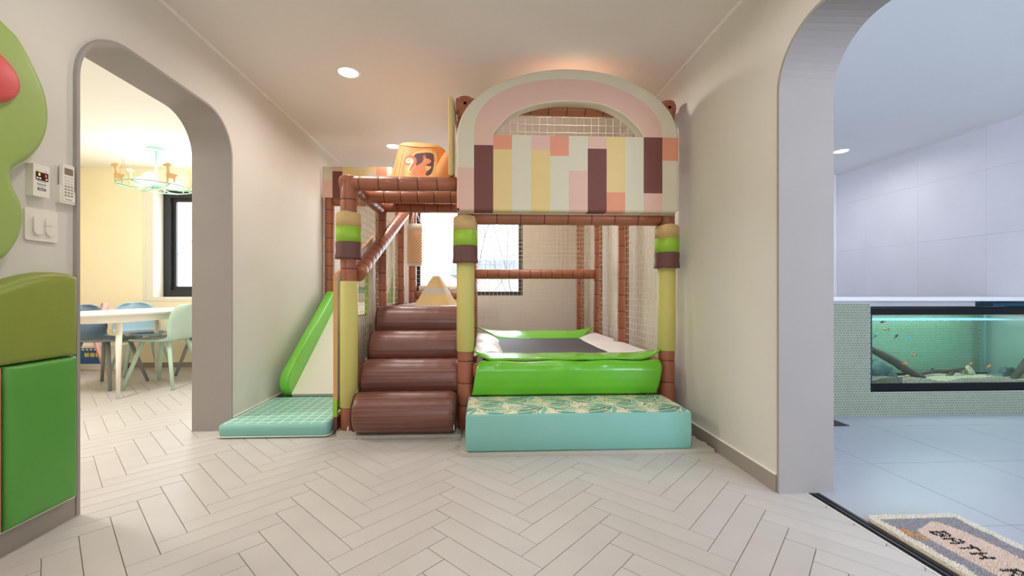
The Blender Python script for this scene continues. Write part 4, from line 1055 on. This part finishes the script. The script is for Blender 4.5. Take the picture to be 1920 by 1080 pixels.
mb.build('bark_line', [mat('bark_line', (206, 118, 70), .6)], st)

# ------------------------------------------------------------------ pyramid, punching bag, bolster
py_ = thing('foam_pyramid', 'yellow foam pyramid with a white stripe on the raised deck', 'play prop', (-.43, 3.85, .787))
mb = MB(); bx_, bq = -.425, 3.87; lv = [(.787, .165), (.885, .118), (.945, .088), (1.045, .036), (1.056, .026)]
rot = math.radians(-7)
def sq(z, h_):
    out = []
    for p in rect(-h_, -h_, h_, h_, min(.014, h_ * .3), 3): out.append((bx_ + p[0] * math.cos(rot) - p[1] * math.sin(rot), bq + p[0] * math.sin(rot) + p[1] * math.cos(rot), z))
    return out
mb.rings([sq(*l) for l in lv], mids=[0, 1, 0, 0], smooth=False); mb.build('body', [mat('pyramid_yellow', (242, 208, 142), .55), mat('pyramid_white', (222, 214, 196), .55)], py_)
pb = thing('punching_bag', 'hanging punch bag with orange and white diagonal stripes', 'punching bag', (-.745, 4.75, 1.9))
def stripe():
    m = bpy.data.materials.new('bag_stripes'); m.use_nodes = True; nt = m.node_tree; b = nt.nodes['Principled BSDF']; b.inputs['Roughness'].default_value = .5
    tc = nt.nodes.new('ShaderNodeTexCoord'); sp = nt.nodes.new('ShaderNodeSeparateXYZ'); nt.links.new(tc.outputs['Object'], sp.inputs[0])
    ad = nt.nodes.new('ShaderNodeMath'); ad.operation = 'MULTIPLY_ADD'; ad.inputs[1].default_value = -1.05; nt.links.new(sp.outputs[0], ad.inputs[0]); nt.links.new(sp.outputs[2], ad.inputs[2])
    ml = nt.nodes.new('ShaderNodeMath'); ml.operation = 'MULTIPLY'; ml.inputs[1].default_value = 1 / .033; nt.links.new(ad.outputs[0], ml.inputs[0])
    fr = nt.nodes.new('ShaderNodeMath'); fr.operation = 'FRACT'; nt.links.new(ml.outputs[0], fr.inputs[0])
    lt = nt.nodes.new('ShaderNodeMath'); lt.operation = 'LESS_THAN'; lt.inputs[1].default_value = .3; nt.links.new(fr.outputs[0], lt.inputs[0])
    mc = nt.nodes.new('ShaderNodeMix'); mc.data_type = 'RGBA'; mc.inputs[6].default_value = lin((226, 168, 104)); mc.inputs[7].default_value = lin((240, 232, 214)); nt.links.new(lt.outputs[0], mc.inputs[0]); nt.links.new(mc.outputs[2], b.inputs['Base Color'])
    return m
mb = MB(); bxx, byy = -.765, 4.75; mb.tube([(bxx, byy, z) for z in (1.215, 1.222, 1.24, 1.59, 1.62)], [.065, .08, .085, .085, .085], 26, caps=True); mb.build('striped_body', [stripe()], pb)
mb = MB(); mb.tube([(bxx, byy, z) for z in (1.205, 1.213, 1.224)], [.065, .084, .0865], 26); mb.tube([(bxx, byy, z) for z in (1.60, 1.655, 1.672)], [.087, .087, .07], 26); mb.build('white_cap', [M_board], pb)
mb = MB()
for a in (0, 2.1, 4.2): mb.tube([(bxx + .07 * math.cos(a), byy + .08 * math.sin(a), 1.665), (bxx + .03 * math.cos(a), byy + .03 * math.sin(a), 1.78), (bxx, byy, 1.885)], .008, 6)
mb.build('strap', [mat('strap_pale', (222, 190, 176), .6)], pb)
bo = thing('bolster', 'long white bolster with small green crosses by the window', 'cushion', (-.49, 5.25, .92))
mb = MB(); mb.tube([(x, 5.275, .955) for x in (-.80, -.795, -.78, -.16, -.145, -.14)], [.012, .032, .04, .04, .032, .012], 20); mb.build('cover', [M_board], bo)
mb = MB()
for k in range(6):
    x = -.72 + k * .1; mb.box((x - .012, 5.2335, .953), (x + .012, 5.2365, .957)); mb.box((x - .002, 5.2335, .943), (x + .002, 5.2365, .967))
mb.build('cross_print', [mat('cross_green', (110, 180, 160), .6)], bo)

# ------------------------------------------------------------------ left wall: pads, switch, controls
GX = XL
M_crown = mat('crown_green', (150, 176, 92), .42, .03, 6, .15, 400); M_olive = mat('olive_vinyl', (136, 150, 62), .42, .03, 6, .15, 400)
M_gpad = mat('green_pad', (84, 156, 62), .42, .03, 6, .15, 400); M_sal = mat('salmon_pad', (222, 140, 118), .5, .02); M_apple = mat('apple_red', (214, 84, 84), .45, .03)
def wl(px, py): 
    X = XL + .05; dx = math.sin(YAW) + math.cos(YAW) * (px - 940) / 782; dy = math.cos(YAW) - math.sin(YAW) * (px - 940) / 782
    k = X / dx; return (dy * k, .9 + (549 - py) / 782 * k)
crown_pts = [wl(0, 30), wl(38, 70), wl(70, 130), wl(90, 180), wl(95, 228), wl(85, 268), wl(62, 297), wl(38, 312), wl(25, 325), wl(30, 350), (wl(44, 380)), wl(48, 412), wl(40, 448), wl(20, 478), wl(0, 492), (1.38, .96), (1.22, .90), (1.05, .95), (.92, 1.10), (.88, 1.28), (.78, 1.34), (.66, 1.50), (.68, 1.72), (.82, 1.90), (1.05, 1.97), (1.28, 1.94)]
cl = [tuple(p[:2]) for p in catmull([(a, b, 0) for a, b in crown_pts], 6, True)]
mb = MB(); puffy(mb, cl, YZ(GX), .062, .040, steps=8, pil=0); cr_ = mb.build('wall_cushion', [M_crown]); tag(cr_, 'big leafy green padded tree crown on the left wall', 'wall cushion')
ap = [(1.37 + .125 * math.cos(2 * PI * k / 24), 1.60 + .095 * math.sin(2 * PI * k / 24)) for k in range(24)]
mb = MB(); puffy(mb, ap, YZ(GX + .06), .035, .034, steps=6); a_ = mb.build('wall_cushion', [M_apple]); tag(a_, 'round red padded apple on the green tree crown', 'wall cushion')
ol = [(1.724, .655), (1.724, .80)] + [(1.724, .962)] + [tuple(p[:2]) for p in catmull([(1.69, .973, 0), (1.65, .977, 0), (1.60, .974, 0), (1.53, .957, 0), (1.45, .928, 0), (1.35, .912, 0), (1.2, .905, 0), (.9, .905, 0)], 5)] + [(.9, .655), (1.1, .655), (1.3, .655), (1.5, .655), (1.65, .655)]
def dens(P, k=6, rnd=None):
    out = []
    for i in range(len(P)):
        a, b = Vector(P[i]), Vector(P[(i + 1) % len(P)])
        for q in range(k): out.append(tuple(a.lerp(b, q / k)))
    return out
mb = MB(); puffy(mb, ol, YZ(GX), .056, .022, steps=6); o_ = mb.build('wall_cushion', [M_olive]); tag(o_, 'olive green padded hill shaped panel above the green one', 'wall cushion')
mb = MB(); puffy(mb, dens(rect(1.472, .095, 1.724, .651), 8), YZ(GX), .056, .022, steps=6); o_ = mb.build('wall_cushion', [M_gpad]); tag(o_, 'upright grass green padded rectangle at the wall end', 'wall cushion')
mb = MB(); puffy(mb, dens(rect(1.21, .095, 1.466, .651), 8), YZ(GX), .056, .022, steps=6); o_ = mb.build('wall_cushion', [M_sal]); tag(o_, 'salmon pink padded rectangle left of the green one', 'wall cushion')
M_plas = mat('plastic_white', (232, 228, 216), .4, .01); M_plasgrey = mat('plastic_grey', (150, 150, 144), .5, .01)  # white plastic, and a darker grey one for the lower keys
sw = thing('light_switch', 'white square light switch plate with pill shaped rockers', 'switch', (XL, 1.637, 1.152))
YM = [0.0, -.006, 1.0, 1.0]
def ym(y): return YM[1] + YM[0] + (y - YM[0]) * YM[2]
def yzbox(mb, y0, y1, z0, z1, x0, x1, r=.008, mi=0): mb.prism([rect(y0, z0, y1, z1, r, 4)], lambda u, v, t: (XL + t * YM[3], ym(u), v), x0, x1, mi)
mb = MB(); yzbox(mb, 1.579, 1.695, 1.092, 1.211, 0, .008, .010); bevel_mod(mb.build('plate', [M_plas], sw), .002)
mb = MB(); yzbox(mb, 1.602, 1.632, 1.115, 1.186, .008, .016, .0148); bevel_mod(mb.build('rocker', [M_plas], sw), .002)
hp = [(1.654 + .015 * math.cos(PI * k / 12), 1.171 + .015 * math.sin(PI * k / 12)) for k in range(13)] + [(1.639, 1.1512), (1.669, 1.1512)]
hq = [(p[0], 2 * 1.1505 - p[1]) for p in hp]
mb = MB(); mb.prism([hp], YZ(XL), .008, .016); bevel_mod(mb.build('rocker', [M_plas], sw), .002)
mb = MB(); mb.prism([hq], YZ(XL), .008, .016); bevel_mod(mb.build('rocker', [M_plas], sw), .002)
YM[:] = [1.60, -.019, .79, .667]
gd = thing('gas_alarm', 'white wall control box with black display and red light', 'alarm', (XL, 1.637, 1.31))
mb = MB(); yzbox(mb, 1.60, 1.672, 1.253, 1.370, 0, .042, .003); bevel_mod(mb.build('case', [M_plas], gd), .002)
mb = MB(); yzbox(mb, 1.610, 1.666, 1.313, 1.343, .042, .0426, .001); mb.build('display', [mat('display_black', (30, 28, 30), .3)], gd)
for (y, z, m_) in ((1.626, 1.334, emit('led_amber', (255, 190, 60), 3)), (1.6555, 1.333, emit('led_red', (255, 50, 60), 3))):
    mb = MB(); yzbox(mb, y - .003, y + .003, z - .0045, z + .0045, .0426, .043, .001); mb.build('indicator', [m_], gd)
for y in (1.617, 1.629, 1.657):
    mb = MB(); mb.tube([(XL + .028, ym(y), 1.320), (XL + .0295, ym(y), 1.320)], .0036, 14); mb.build('button', [M_plas], gd)
mb = MB()
rt = random.Random(4)
def textline(mb, y0, y1, z, h, x, seed):
    r = random.Random(seed); y = y0
    while y < y1: w_ = h * r.uniform(.4, .8); yzbox(mb, y, min(y + w_, y1), z, z + h * r.uniform(.7, 1), x, x + .0003, 0); y += w_ + h * .3
textline(mb, 1.618, 1.658, 1.308, .003, .042, 1); textline(mb, 1.618, 1.655, 1.296, .0052, .042, 2); textline(mb, 1.622, 1.65, 1.290, .002, .042, 3); textline(mb, 1.612, 1.622, 1.346, .002, .042, 4); textline(mb, 1.65, 1.66, 1.346, .002, .042, 5)
mb.build('small_print', [mat('print_grey', (70, 66, 66), .5)], gd)
mb = MB(); yzbox(mb, 1.618, 1.655, 1.276, 1.285, .042, .0424, .001); mb.build('blue_badge', [mat('badge_blue', (52, 70, 96), .5)], gd)
mb = MB(); yzbox(mb, 1.623, 1.650, 1.279, 1.2815, .0424, .0427, 0); mb.build('badge_print', [M_plas], gd)
YM[:] = [0.0, -.0185, 1.0, .70]
kp = thing('keypad_remote', 'slim white keypad remote in a wall holder by the arch', 'remote', (XL, 1.735, 1.32))
mb = MB(); yzbox(mb, 1.712, 1.757, 1.258, 1.402, .012, .032, .004); bevel_mod(mb.build('body', [M_plas], kp), .002)
mb = MB(); yzbox(mb, 1.718, 1.752, 1.362, 1.388, .032, .0325, .001); mb.build('screen', [mat('lcd_olive', (132, 118, 98), .3)], kp)
for r_ in range(7):
    for c in range(3):
        mb = MB(); y = 1.7225 + c * .0122; z = 1.352 - r_ * .0118; yzbox(mb, y - .0042, y + .0042, z - .0034, z + .0034, .032, .0335, .003); mb.build('key', [mat('key_grey', (206, 202, 194), .5) if r_ < 3 else M_plasgrey], kp)
mb = MB(); textline(mb, 1.722, 1.748, 1.264, .0035, .032, 8); mb.build('small_print', [MATS['print_grey']], kp)
mb = MB(); yzbox(mb, 1.704, 1.762, 1.254, 1.318, 0, .012, .003); yzbox(mb, 1.704, 1.7115, 1.254, 1.318, .012, .028, .001); yzbox(mb, 1.7575, 1.762, 1.254, 1.300, .012, .03, .001); yzbox(mb, 1.704, 1.762, 1.250, 1.2575, .0, .03, .001); mb.build('holder', [M_plas], kp)

# ------------------------------------------------------------------ kitchen: table, chairs, lamp, bucket
M_tw = mat('table_white', (240, 236, 226), .35, .01)
tb = thing('dining_table', 'long white dining table with rounded ends and tapered legs', 'table', (-3.38, 4.30, 0))
mb = MB(); lp = []
for k in range(72):
    a = 2 * PI * k / 72; c, s = math.cos(a), math.sin(a); lp.append((-3.385 + .385 * math.copysign(abs(c) ** .55, c), 4.28 + .80 * math.copysign(abs(s) ** .55, s)))
rings = [[(p[0], p[1], z) for p in offset_loop(lp, i_)] for z, i_ in ((.700, .02), (.706, .004), (.722, .0), (.728, .006))]
mb.rings(rings); mb.build('tabletop', [M_tw], tb)
mb = MB(); ap_o = offset_loop(lp, .05); ap_i = offset_loop(lp, .07); mb.prism([[tuple(p) for p in ap_o], [tuple(p) for p in ap_i][::-1]], lambda u, v, t: (u, v, t), .645, .700); mb.build('apron', [M_tw], tb)
for sx in (-1, 1):
    for sy in (-1, 1):
        mb = MB(); a = (-3.385 + sx * .27, 4.28 + sy * .56, .70); b = (-3.385 + sx * .295, 4.28 + sy * .60, .0); mb.tube([a, b], [.026, .013], 14); mb.build('leg', [M_tw], tb)
def chair(x, y, rz, c_shell, c_leg, c_seat, label):
    t = thing('dining_chair', label, 'chair', (x, y, 0), 'shell chairs around the white table', rz)
    prof = [(.215, .425), (.205, .440), (.12, .442), (0, .436), (-.11, .438), (-.165, .455), (-.195, .50), (-.213, .57), (-.228, .65), (-.238, .72), (-.244, .765), (-.246, .785)]
    hw = [.13, .175, .21, .218, .21, .205, .20, .20, .195, .175, .13, .06]
    mb = MB(); nu = 12; vs = []
    P_ = catmull([(a, b, c) for (a, b), c in zip(prof, hw)], 3)
    for (a, b, c) in P_:
        bk = max(0, min(1, (b - .44) / .12))
        for i in range(nu + 1):
            u = -1 + 2 * i / nu; vs.append((a + bk * .055 * u * u, c * u, b + (1 - bk) * .022 * u ** 4))
    nr = len(P_); mb.add(vs, [(j * (nu + 1) + i, j * (nu + 1) + i + 1, (j + 1) * (nu + 1) + i + 1, (j + 1) * (nu + 1) + i) for j in range(nr - 1) for i in range(nu)], 0, True)
    o = mb.build('shell', [c_shell], t, world=False); s_ = o.modifiers.new('thickness', 'SOLIDIFY'); s_.thickness = .010; s_.offset = 0
    mb = MB(); lp_ = [(.015 + .185 * math.copysign(abs(math.cos(2 * PI * k / 32)) ** .7, math.cos(2 * PI * k / 32)), .19 * math.copysign(abs(math.sin(2 * PI * k / 32)) ** .7, math.sin(2 * PI * k / 32))) for k in range(32)]
    mb.rings([[(p[0], p[1], z) for p in offset_loop(lp_, i_)] for z, i_ in ((.443, .01), (.450, .0), (.462, .004), (.468, .02))]); mb.build('seat_pad', [c_seat], t, world=False)
    for sx in (-1, 1):
        for sy in (-1, 1):
            mb = MB(); mb.tube([(sx * .12, sy * .12, .440), (sx * .225, sy * .215, 0)], [.019, .014], 12); mb.build('leg', [c_leg], t, world=False)
    return t
cm = mat('chair_mint', (184, 212, 196), .5, .01); cb_ = mat('chair_blue', (170, 208, 230), .5, .01); cs = mat('chair_slate', (92, 104, 112), .5, .01); cp_ = mat('chair_pink', (240, 182, 176), .5, .01); cg = mat('leg_grey', (134, 140, 138), .5, .01); csb = mat('chair_slate_blue', (128, 152, 176), .5, .01)
chair(-3.095, 4.215, PI, cm, cm, mat('pad_grey', (158, 164, 164), .7, .02), 'pale mint shell chair at the right side of the table')
chair(-3.64, 4.20, 0, csb, cg, mat('pad_slate', (128, 134, 138), .7, .02), 'slate blue shell chair at the left of the table')
chair(-3.86, 4.90, math.radians(-35), cb_, cm, MATS['pad_slate'], 'light blue shell chair turned at the far left of the table')
chair(-3.095, 4.88, PI, cs, cg, MATS['pad_slate'], 'dark grey chair hidden behind the mint one')
chair(-4.40, 4.74, math.radians(225), cp_, cp_, MATS['pad_slate'], 'pink shell chair near the yellow wall corner')
bk = thing('storage_box', 'white storage box with a blue label under the table', 'box', (-4.55, 5.05, 0))
mb = MB(); mb.rings([[(p[0], p[1], z) for p in offset_loop(rect(-4.79, 5.03, -4.22, 5.19, .05, 5), i_)] for z, i_ in ((.0, .02), (.01, .008), (.28, .0), (.29, .012))]); mb.build('body', [M_plas], bk)
mb = MB(); mb.box((-4.72, 5.024, .08), (-4.40, 5.032, .26)); mb.build('label', [mat('label_blue', (40, 96, 170), .5)], bk)
mb = MB()
for k in range(5): mb.box((-4.62 + k * .045, 5.022, .235), (-4.595 + k * .045, 5.025, .252))
mb.build('label_lettering', [M_plas], bk)
mb = MB()
for k in range(3): mb.box((-4.59 + k * .062, 5.022, .16), (-4.54 + k * .062, 5.025, .205))
mb.build('label_blocks', [mat('label_yellow', (226, 206, 80), .5)], bk)
# chandelier
ch = thing('giraffe_chandelier', 'mint green ceiling lamp with wooden giraffe cutouts', 'chandelier', (-3.40, 4.50, H))
M_chm = mat('chandelier_mint', (150, 206, 178), .4, .01); M_gir = mat('giraffe_wood', (224, 178, 124), .6, .05, 20)
cx, cy = -3.40, 4.50
mb = MB(); mb.tube([(cx, cy, H), (cx, cy, H - .025)], [.082, .080], 32); mb.build('canopy', [M_chm], ch)
mb = MB(); mb.tube([(cx, cy, H - .02), (cx, cy, 2.03)], .009, 12); mb.build('rod', [M_chm], ch)
mb = MB(); mb.tube([(cx, cy, 2.06), (cx, cy, 2.03), (cx, cy, 1.99), (cx, cy, 1.98)], [.02, .045, .045, .02], 20); mb.build('hub', [M_chm], ch)
for k in range(6):
    a = k * PI / 3 + .5; ex, ey = cx + .31 * math.cos(a), cy + .31 * math.sin(a)
    mb = MB(); mb.tube([(cx, cy, 2.0), (cx + .2 * math.cos(a), cy + .2 * math.sin(a), 1.985), (ex, ey, 2.0)], .007, 8); mb.build('arm', [M_chm], ch)
mb = MB(); mb.tube([(cx + .31 * math.cos(2 * PI * k / 36), cy + .31 * math.sin(2 * PI * k / 36), 2.0) for k in range(37)], .006, 8); mb.build('ring', [M_chm], ch)
gir = [(0, 0), (.012, .0), (.018, .045), (.055, .045), (.064, 0), (.076, 0), (.078, .05), (.088, .07), (.108, .062), (.09, .085), (.05, .092), (.028, .10), (.02, .14), (.024, .17), (.032, .168), (.038, .158), (.042, .172), (.033, .180), (.040, .190), (.026, .192), (.018, .196), (.014, .21), (.008, .196), (-.022, .188), (-.035, .176), (-.022, .165), (0, .16), (.004, .12), (-.004, .08), (.0, .05)]
for k, (a, d) in enumerate(((2.9, 1.2), (3.6, .15), (-.55, .15), (1.2, .2), (.6, .1), (2.1, .5))):
    ex, ey = cx + .30 * math.cos(a), cy + .30 * math.sin(a); mb = MB(); c, s = math.cos(d), math.sin(d)
    mb.prism([gir], lambda u, v, t: (ex + (u - .03) * c - t * s, ey + (u - .03) * s + t * c, 2.008 + v), -.003, .003); mb.build('giraffe', [M_gir], ch)
M_shade = emit('shade_glow', (255, 250, 236), 3)
for k in range(3):
    a = k * 2 * PI / 3 + .9; ex, ey = cx + .17 * math.cos(a), cy + .17 * math.sin(a)
    mb = MB(); mb.tube([(ex, ey, 2.005), (ex, ey, 2.03), (ex, ey, 2.07), (ex, ey, 2.10), (ex, ey, 2.115)], [.03, .055, .06, .04, .01], 18); mb.build('glass_shade', [M_shade], ch)
for k in range(3):
    a = k * 2 * PI / 3 + .2; p = [(cx + .3 * math.cos(a + d), cy + .3 * math.sin(a + d), z) for d, z in ((-.25, 2.0), (0, 2.2), (.25, 2.0))]
    mb = MB(); mb.tube(p, .002, 5); mb.build('wire', [M_wood], ch)
pl = bpy.data.lights.new('chandelier_lamp', 'POINT'); pl.energy = 11; pl.color = (1, .97, .93); pl.shadow_soft_size = .12
po = bpy.data.objects.new('chandelier_lamp', pl); COL.objects.link(po); po.location = (cx, cy, 2.14)
area('kitchen_fill', (-3.2, 2.4, 2.38), (0, 0, 0), .4, 52, (1, .97, .94), spread=math.radians(170))  # unseen fill added to brighten the kitchen, has no fixture

# ------------------------------------------------------------------ bath rug with tufts
rg = thing('bath_rug', 'shaggy cream and grey bath rug with black lettering', 'rug', (1.68, 1.25, 0))
RX0, RX1, RY1, RY0 = 1.512, 1.885, 1.592, .62
mb = MB(); loop = rect(RX0, RY0, RX1, RY1, .035, 5); mb.rings([[(p[0], p[1], z) for p in offset_loop(loop, i_)] for z, i_ in ((.001, 0), (.010, .0), (.013, .006))]); mb.build('backing', [mat('rug_back', (222, 214, 190), .9)], rg)
FONT = {'B': ['11110', '10001', '10001', '11110', '10001', '10001', '11110'], 'A': ['01110', '10001', '10001', '11111', '10001', '10001', '10001'], 'T': ['11111', '00100', '00100', '00100', '00100', '00100', '00100'], 'H': ['10001', '10001', '10001', '11111', '10001', '10001', '10001'], 'R': ['11110', '10001', '10001', '11110', '10100', '10010', '10001'], 'U': ['10001', '10001', '10001', '10001', '10001', '10001', '01110'], 'G': ['01111', '10000', '10000', '10111', '10001', '10001', '01110'], ' ': ['00000'] * 7}
def glyph(x, y):
    # reads toward -Y, letter tops toward +X
    s = (1.468 - y) / .0425; k = int(math.floor(s)); txt = 'BATH RUG'
    if k < 0 or k >= len(txt): return False
    fx_ = (s - k) / .74 * 5; fy_ = (1.706 - x) / .060 * 7
    if not (0 <= fx_ < 5 and 0 <= fy_ < 7): return False
    g_ = FONT[txt[k]]
    for dx_ in (-.0, .0):
        if g_[int(fy_)][int(min(4, max(0, fx_ + dx_)))] == '1': return True
    return False
bubble = [tuple(p[:2]) for p in catmull([(1.612, 1.475, 0), (1.66, 1.500, 0), (1.735, 1.535, 0), (1.765, 1.50, 0), (1.785, 1.42, 0), (1.79, 1.20, 0), (1.78, .95, 0), (1.70, .90, 0), (1.61, .93, 0), (1.605, 1.20, 0), (1.60, 1.40, 0)], 6, True)]
RM = [mat('rug_cream', (240, 234, 218), .95, .08, 90), mat('rug_grey', (166, 166, 172), .95, .10, 90), mat('rug_blush', (238, 216, 202), .95, .06, 90), mat('rug_black', (34, 38, 46), .95, .1, 90), mat('rug_orange', (234, 170, 90), .95, .1, 90)]
mb = MB(); rr_ = random.Random(21)
og = catmull([(1.553, 1.487, 0), (1.568, 1.470, 0), (1.560, 1.455, 0), (1.578, 1.440, 0), (1.580, 1.425, 0)], 5)
x = RX0 + .003
while x < RX1 - .002:
    y = .70
    while y < RY1 - .002:
        xx = x + rr_.uniform(-.0012, .0012); yy_ = y + rr_.uniform(-.0012, .0012)
        if inside((xx, yy_), loop):
            ed = min(xx - RX0, RX1 - xx, RY1 - yy_); h_ = rr_.uniform(.008, .011)
            c = 0 if ed < .036 + .004 * math.sin(yy_ * 60) else 1
            if inside((xx, yy_), bubble): c = 2
            if c == 2 and glyph(xx, yy_): c = 3; h_ += .002
            if c == 1 and min((Vector((xx, yy_, 0)) - q).length for q in og) < .0075: c = 4; h_ += .003
            w_ = .0026; a = rr_.uniform(0, 6.28); lx, ly = rr_.uniform(-.0035, .0035), rr_.uniform(-.0035, .0035)
            vs = [(xx + w_ * math.cos(a + q * 2.094), yy_ + w_ * math.sin(a + q * 2.094), .010) for q in range(3)] + [(xx + lx * .5 + w_ * .8 * math.cos(a + .5 + q * 2.094), yy_ + ly * .5 + w_ * .8 * math.sin(a + .5 + q * 2.094), .010 + h_ * .6) for q in range(3)] + [(xx + lx, yy_ + ly, .010 + h_)]
            mb.add(vs, [(0, 1, 4, 3), (1, 2, 5, 4), (2, 0, 3, 5), (3, 4, 6), (4, 5, 6), (5, 3, 6)], c, True)
        y += .0034
    x += .0034
o = mb.build('pile', RM, rg, fix=False); o['kind'] = 'stuff'

# ------------------------------------------------------------------ outside
gr = MB(); gr.box((-25, 6.2, -1.6), (25, 60, -1.5)); struct(gr.build('ground', [mat('ground_dry', (196, 186, 168), .9, .2, 2)]))
M_bark = mat('bark_glare_grey', (150, 146, 156), .8, .1)  # bark kept pale, the window glare is put into its colour
def tree(x, y, z0, h, label, seed):
    r = random.Random(seed); mb = MB()
    def br(p, d, L, R, dep):
        pts = [p]; q = p.copy(); dd = d.copy(); k = 5
        for i in range(k):
            dd = (dd + Vector((r.uniform(-.25, .25), r.uniform(-.25, .25), r.uniform(-.08, .16)))).normalized(); q = q + dd * (L / k); pts.append(q.copy())
            if dep > 0 and i > 0:
                nd = (dd + Vector((r.uniform(-1, 1), r.uniform(-.6, .6), r.uniform(-.1, .6)))).normalized(); br(q.copy(), nd, L * r.uniform(.45, .7), R * .55 * (1 - i * .1), dep - 1)
        mb.tube(pts, [R * (1 - .7 * i / k) for i in range(k + 1)], 4, caps=False)
    br(Vector((x, y, z0)), Vector((0, 0, 1)), h, h * .0055, 3)
    o = mb.build('bare_tree', [M_bark], fix=False); tag(o, label, 'tree', 'bare trees outside the windows')
tree(-1.1, 8.4, -1.5, 4.4, 'leafless tree seen through the left half of the window', 3)
tree(-.1, 9.2, -1.5, 4.6, 'leafless tree outside behind the centre post', 8)
tree(1.0, 10.5, -1.5, 5.0, 'leafless tree seen through the right half of the window', 12)
tree(-6.2, 9.0, -1.5, 4.6, 'leafless tree outside the dining room window', 21)
bg_ = thing('far_house', 'low house with a blue grey roof beyond the window', 'building', (1.2, 24, -1.5))
mb = MB(); mb.box((-1.5, 24, -1.5), (5.5, 30, 2.0)); mb.build('wall', [mat('house_wall', (210, 206, 200), .8)], bg_)
mb = MB(); mb.prism([[(23.6, 1.9), (27, 3.0), (30.4, 1.9)]], lambda u, v, t: (t, u, v), -1.9, 5.9); mb.build('roof', [mat('house_roof', (140, 154, 170), .7)], bg_)
hb = MB(); r = random.Random(5)
for k in range(420):
    x = r.uniform(-2.5, 3.5); y = r.uniform(11, 14); z = r.uniform(-1.4, -.2); p = Vector((x, y, z)); d = Vector((r.uniform(-.8, .8), r.uniform(-.4, .4), 1.3)).normalized() * r.uniform(.6, 1.5)
    hb.tube([p, p + d * .5 + Vector((r.uniform(-.1, .1), 0, 0)), p + d], [.012, .009, .004], 4, caps=False)
o = hb.build('brushwood', [M_bark], fix=False); tag(o, 'tangle of dry twigs along the garden outside', 'brush'); o['kind'] = 'stuff'
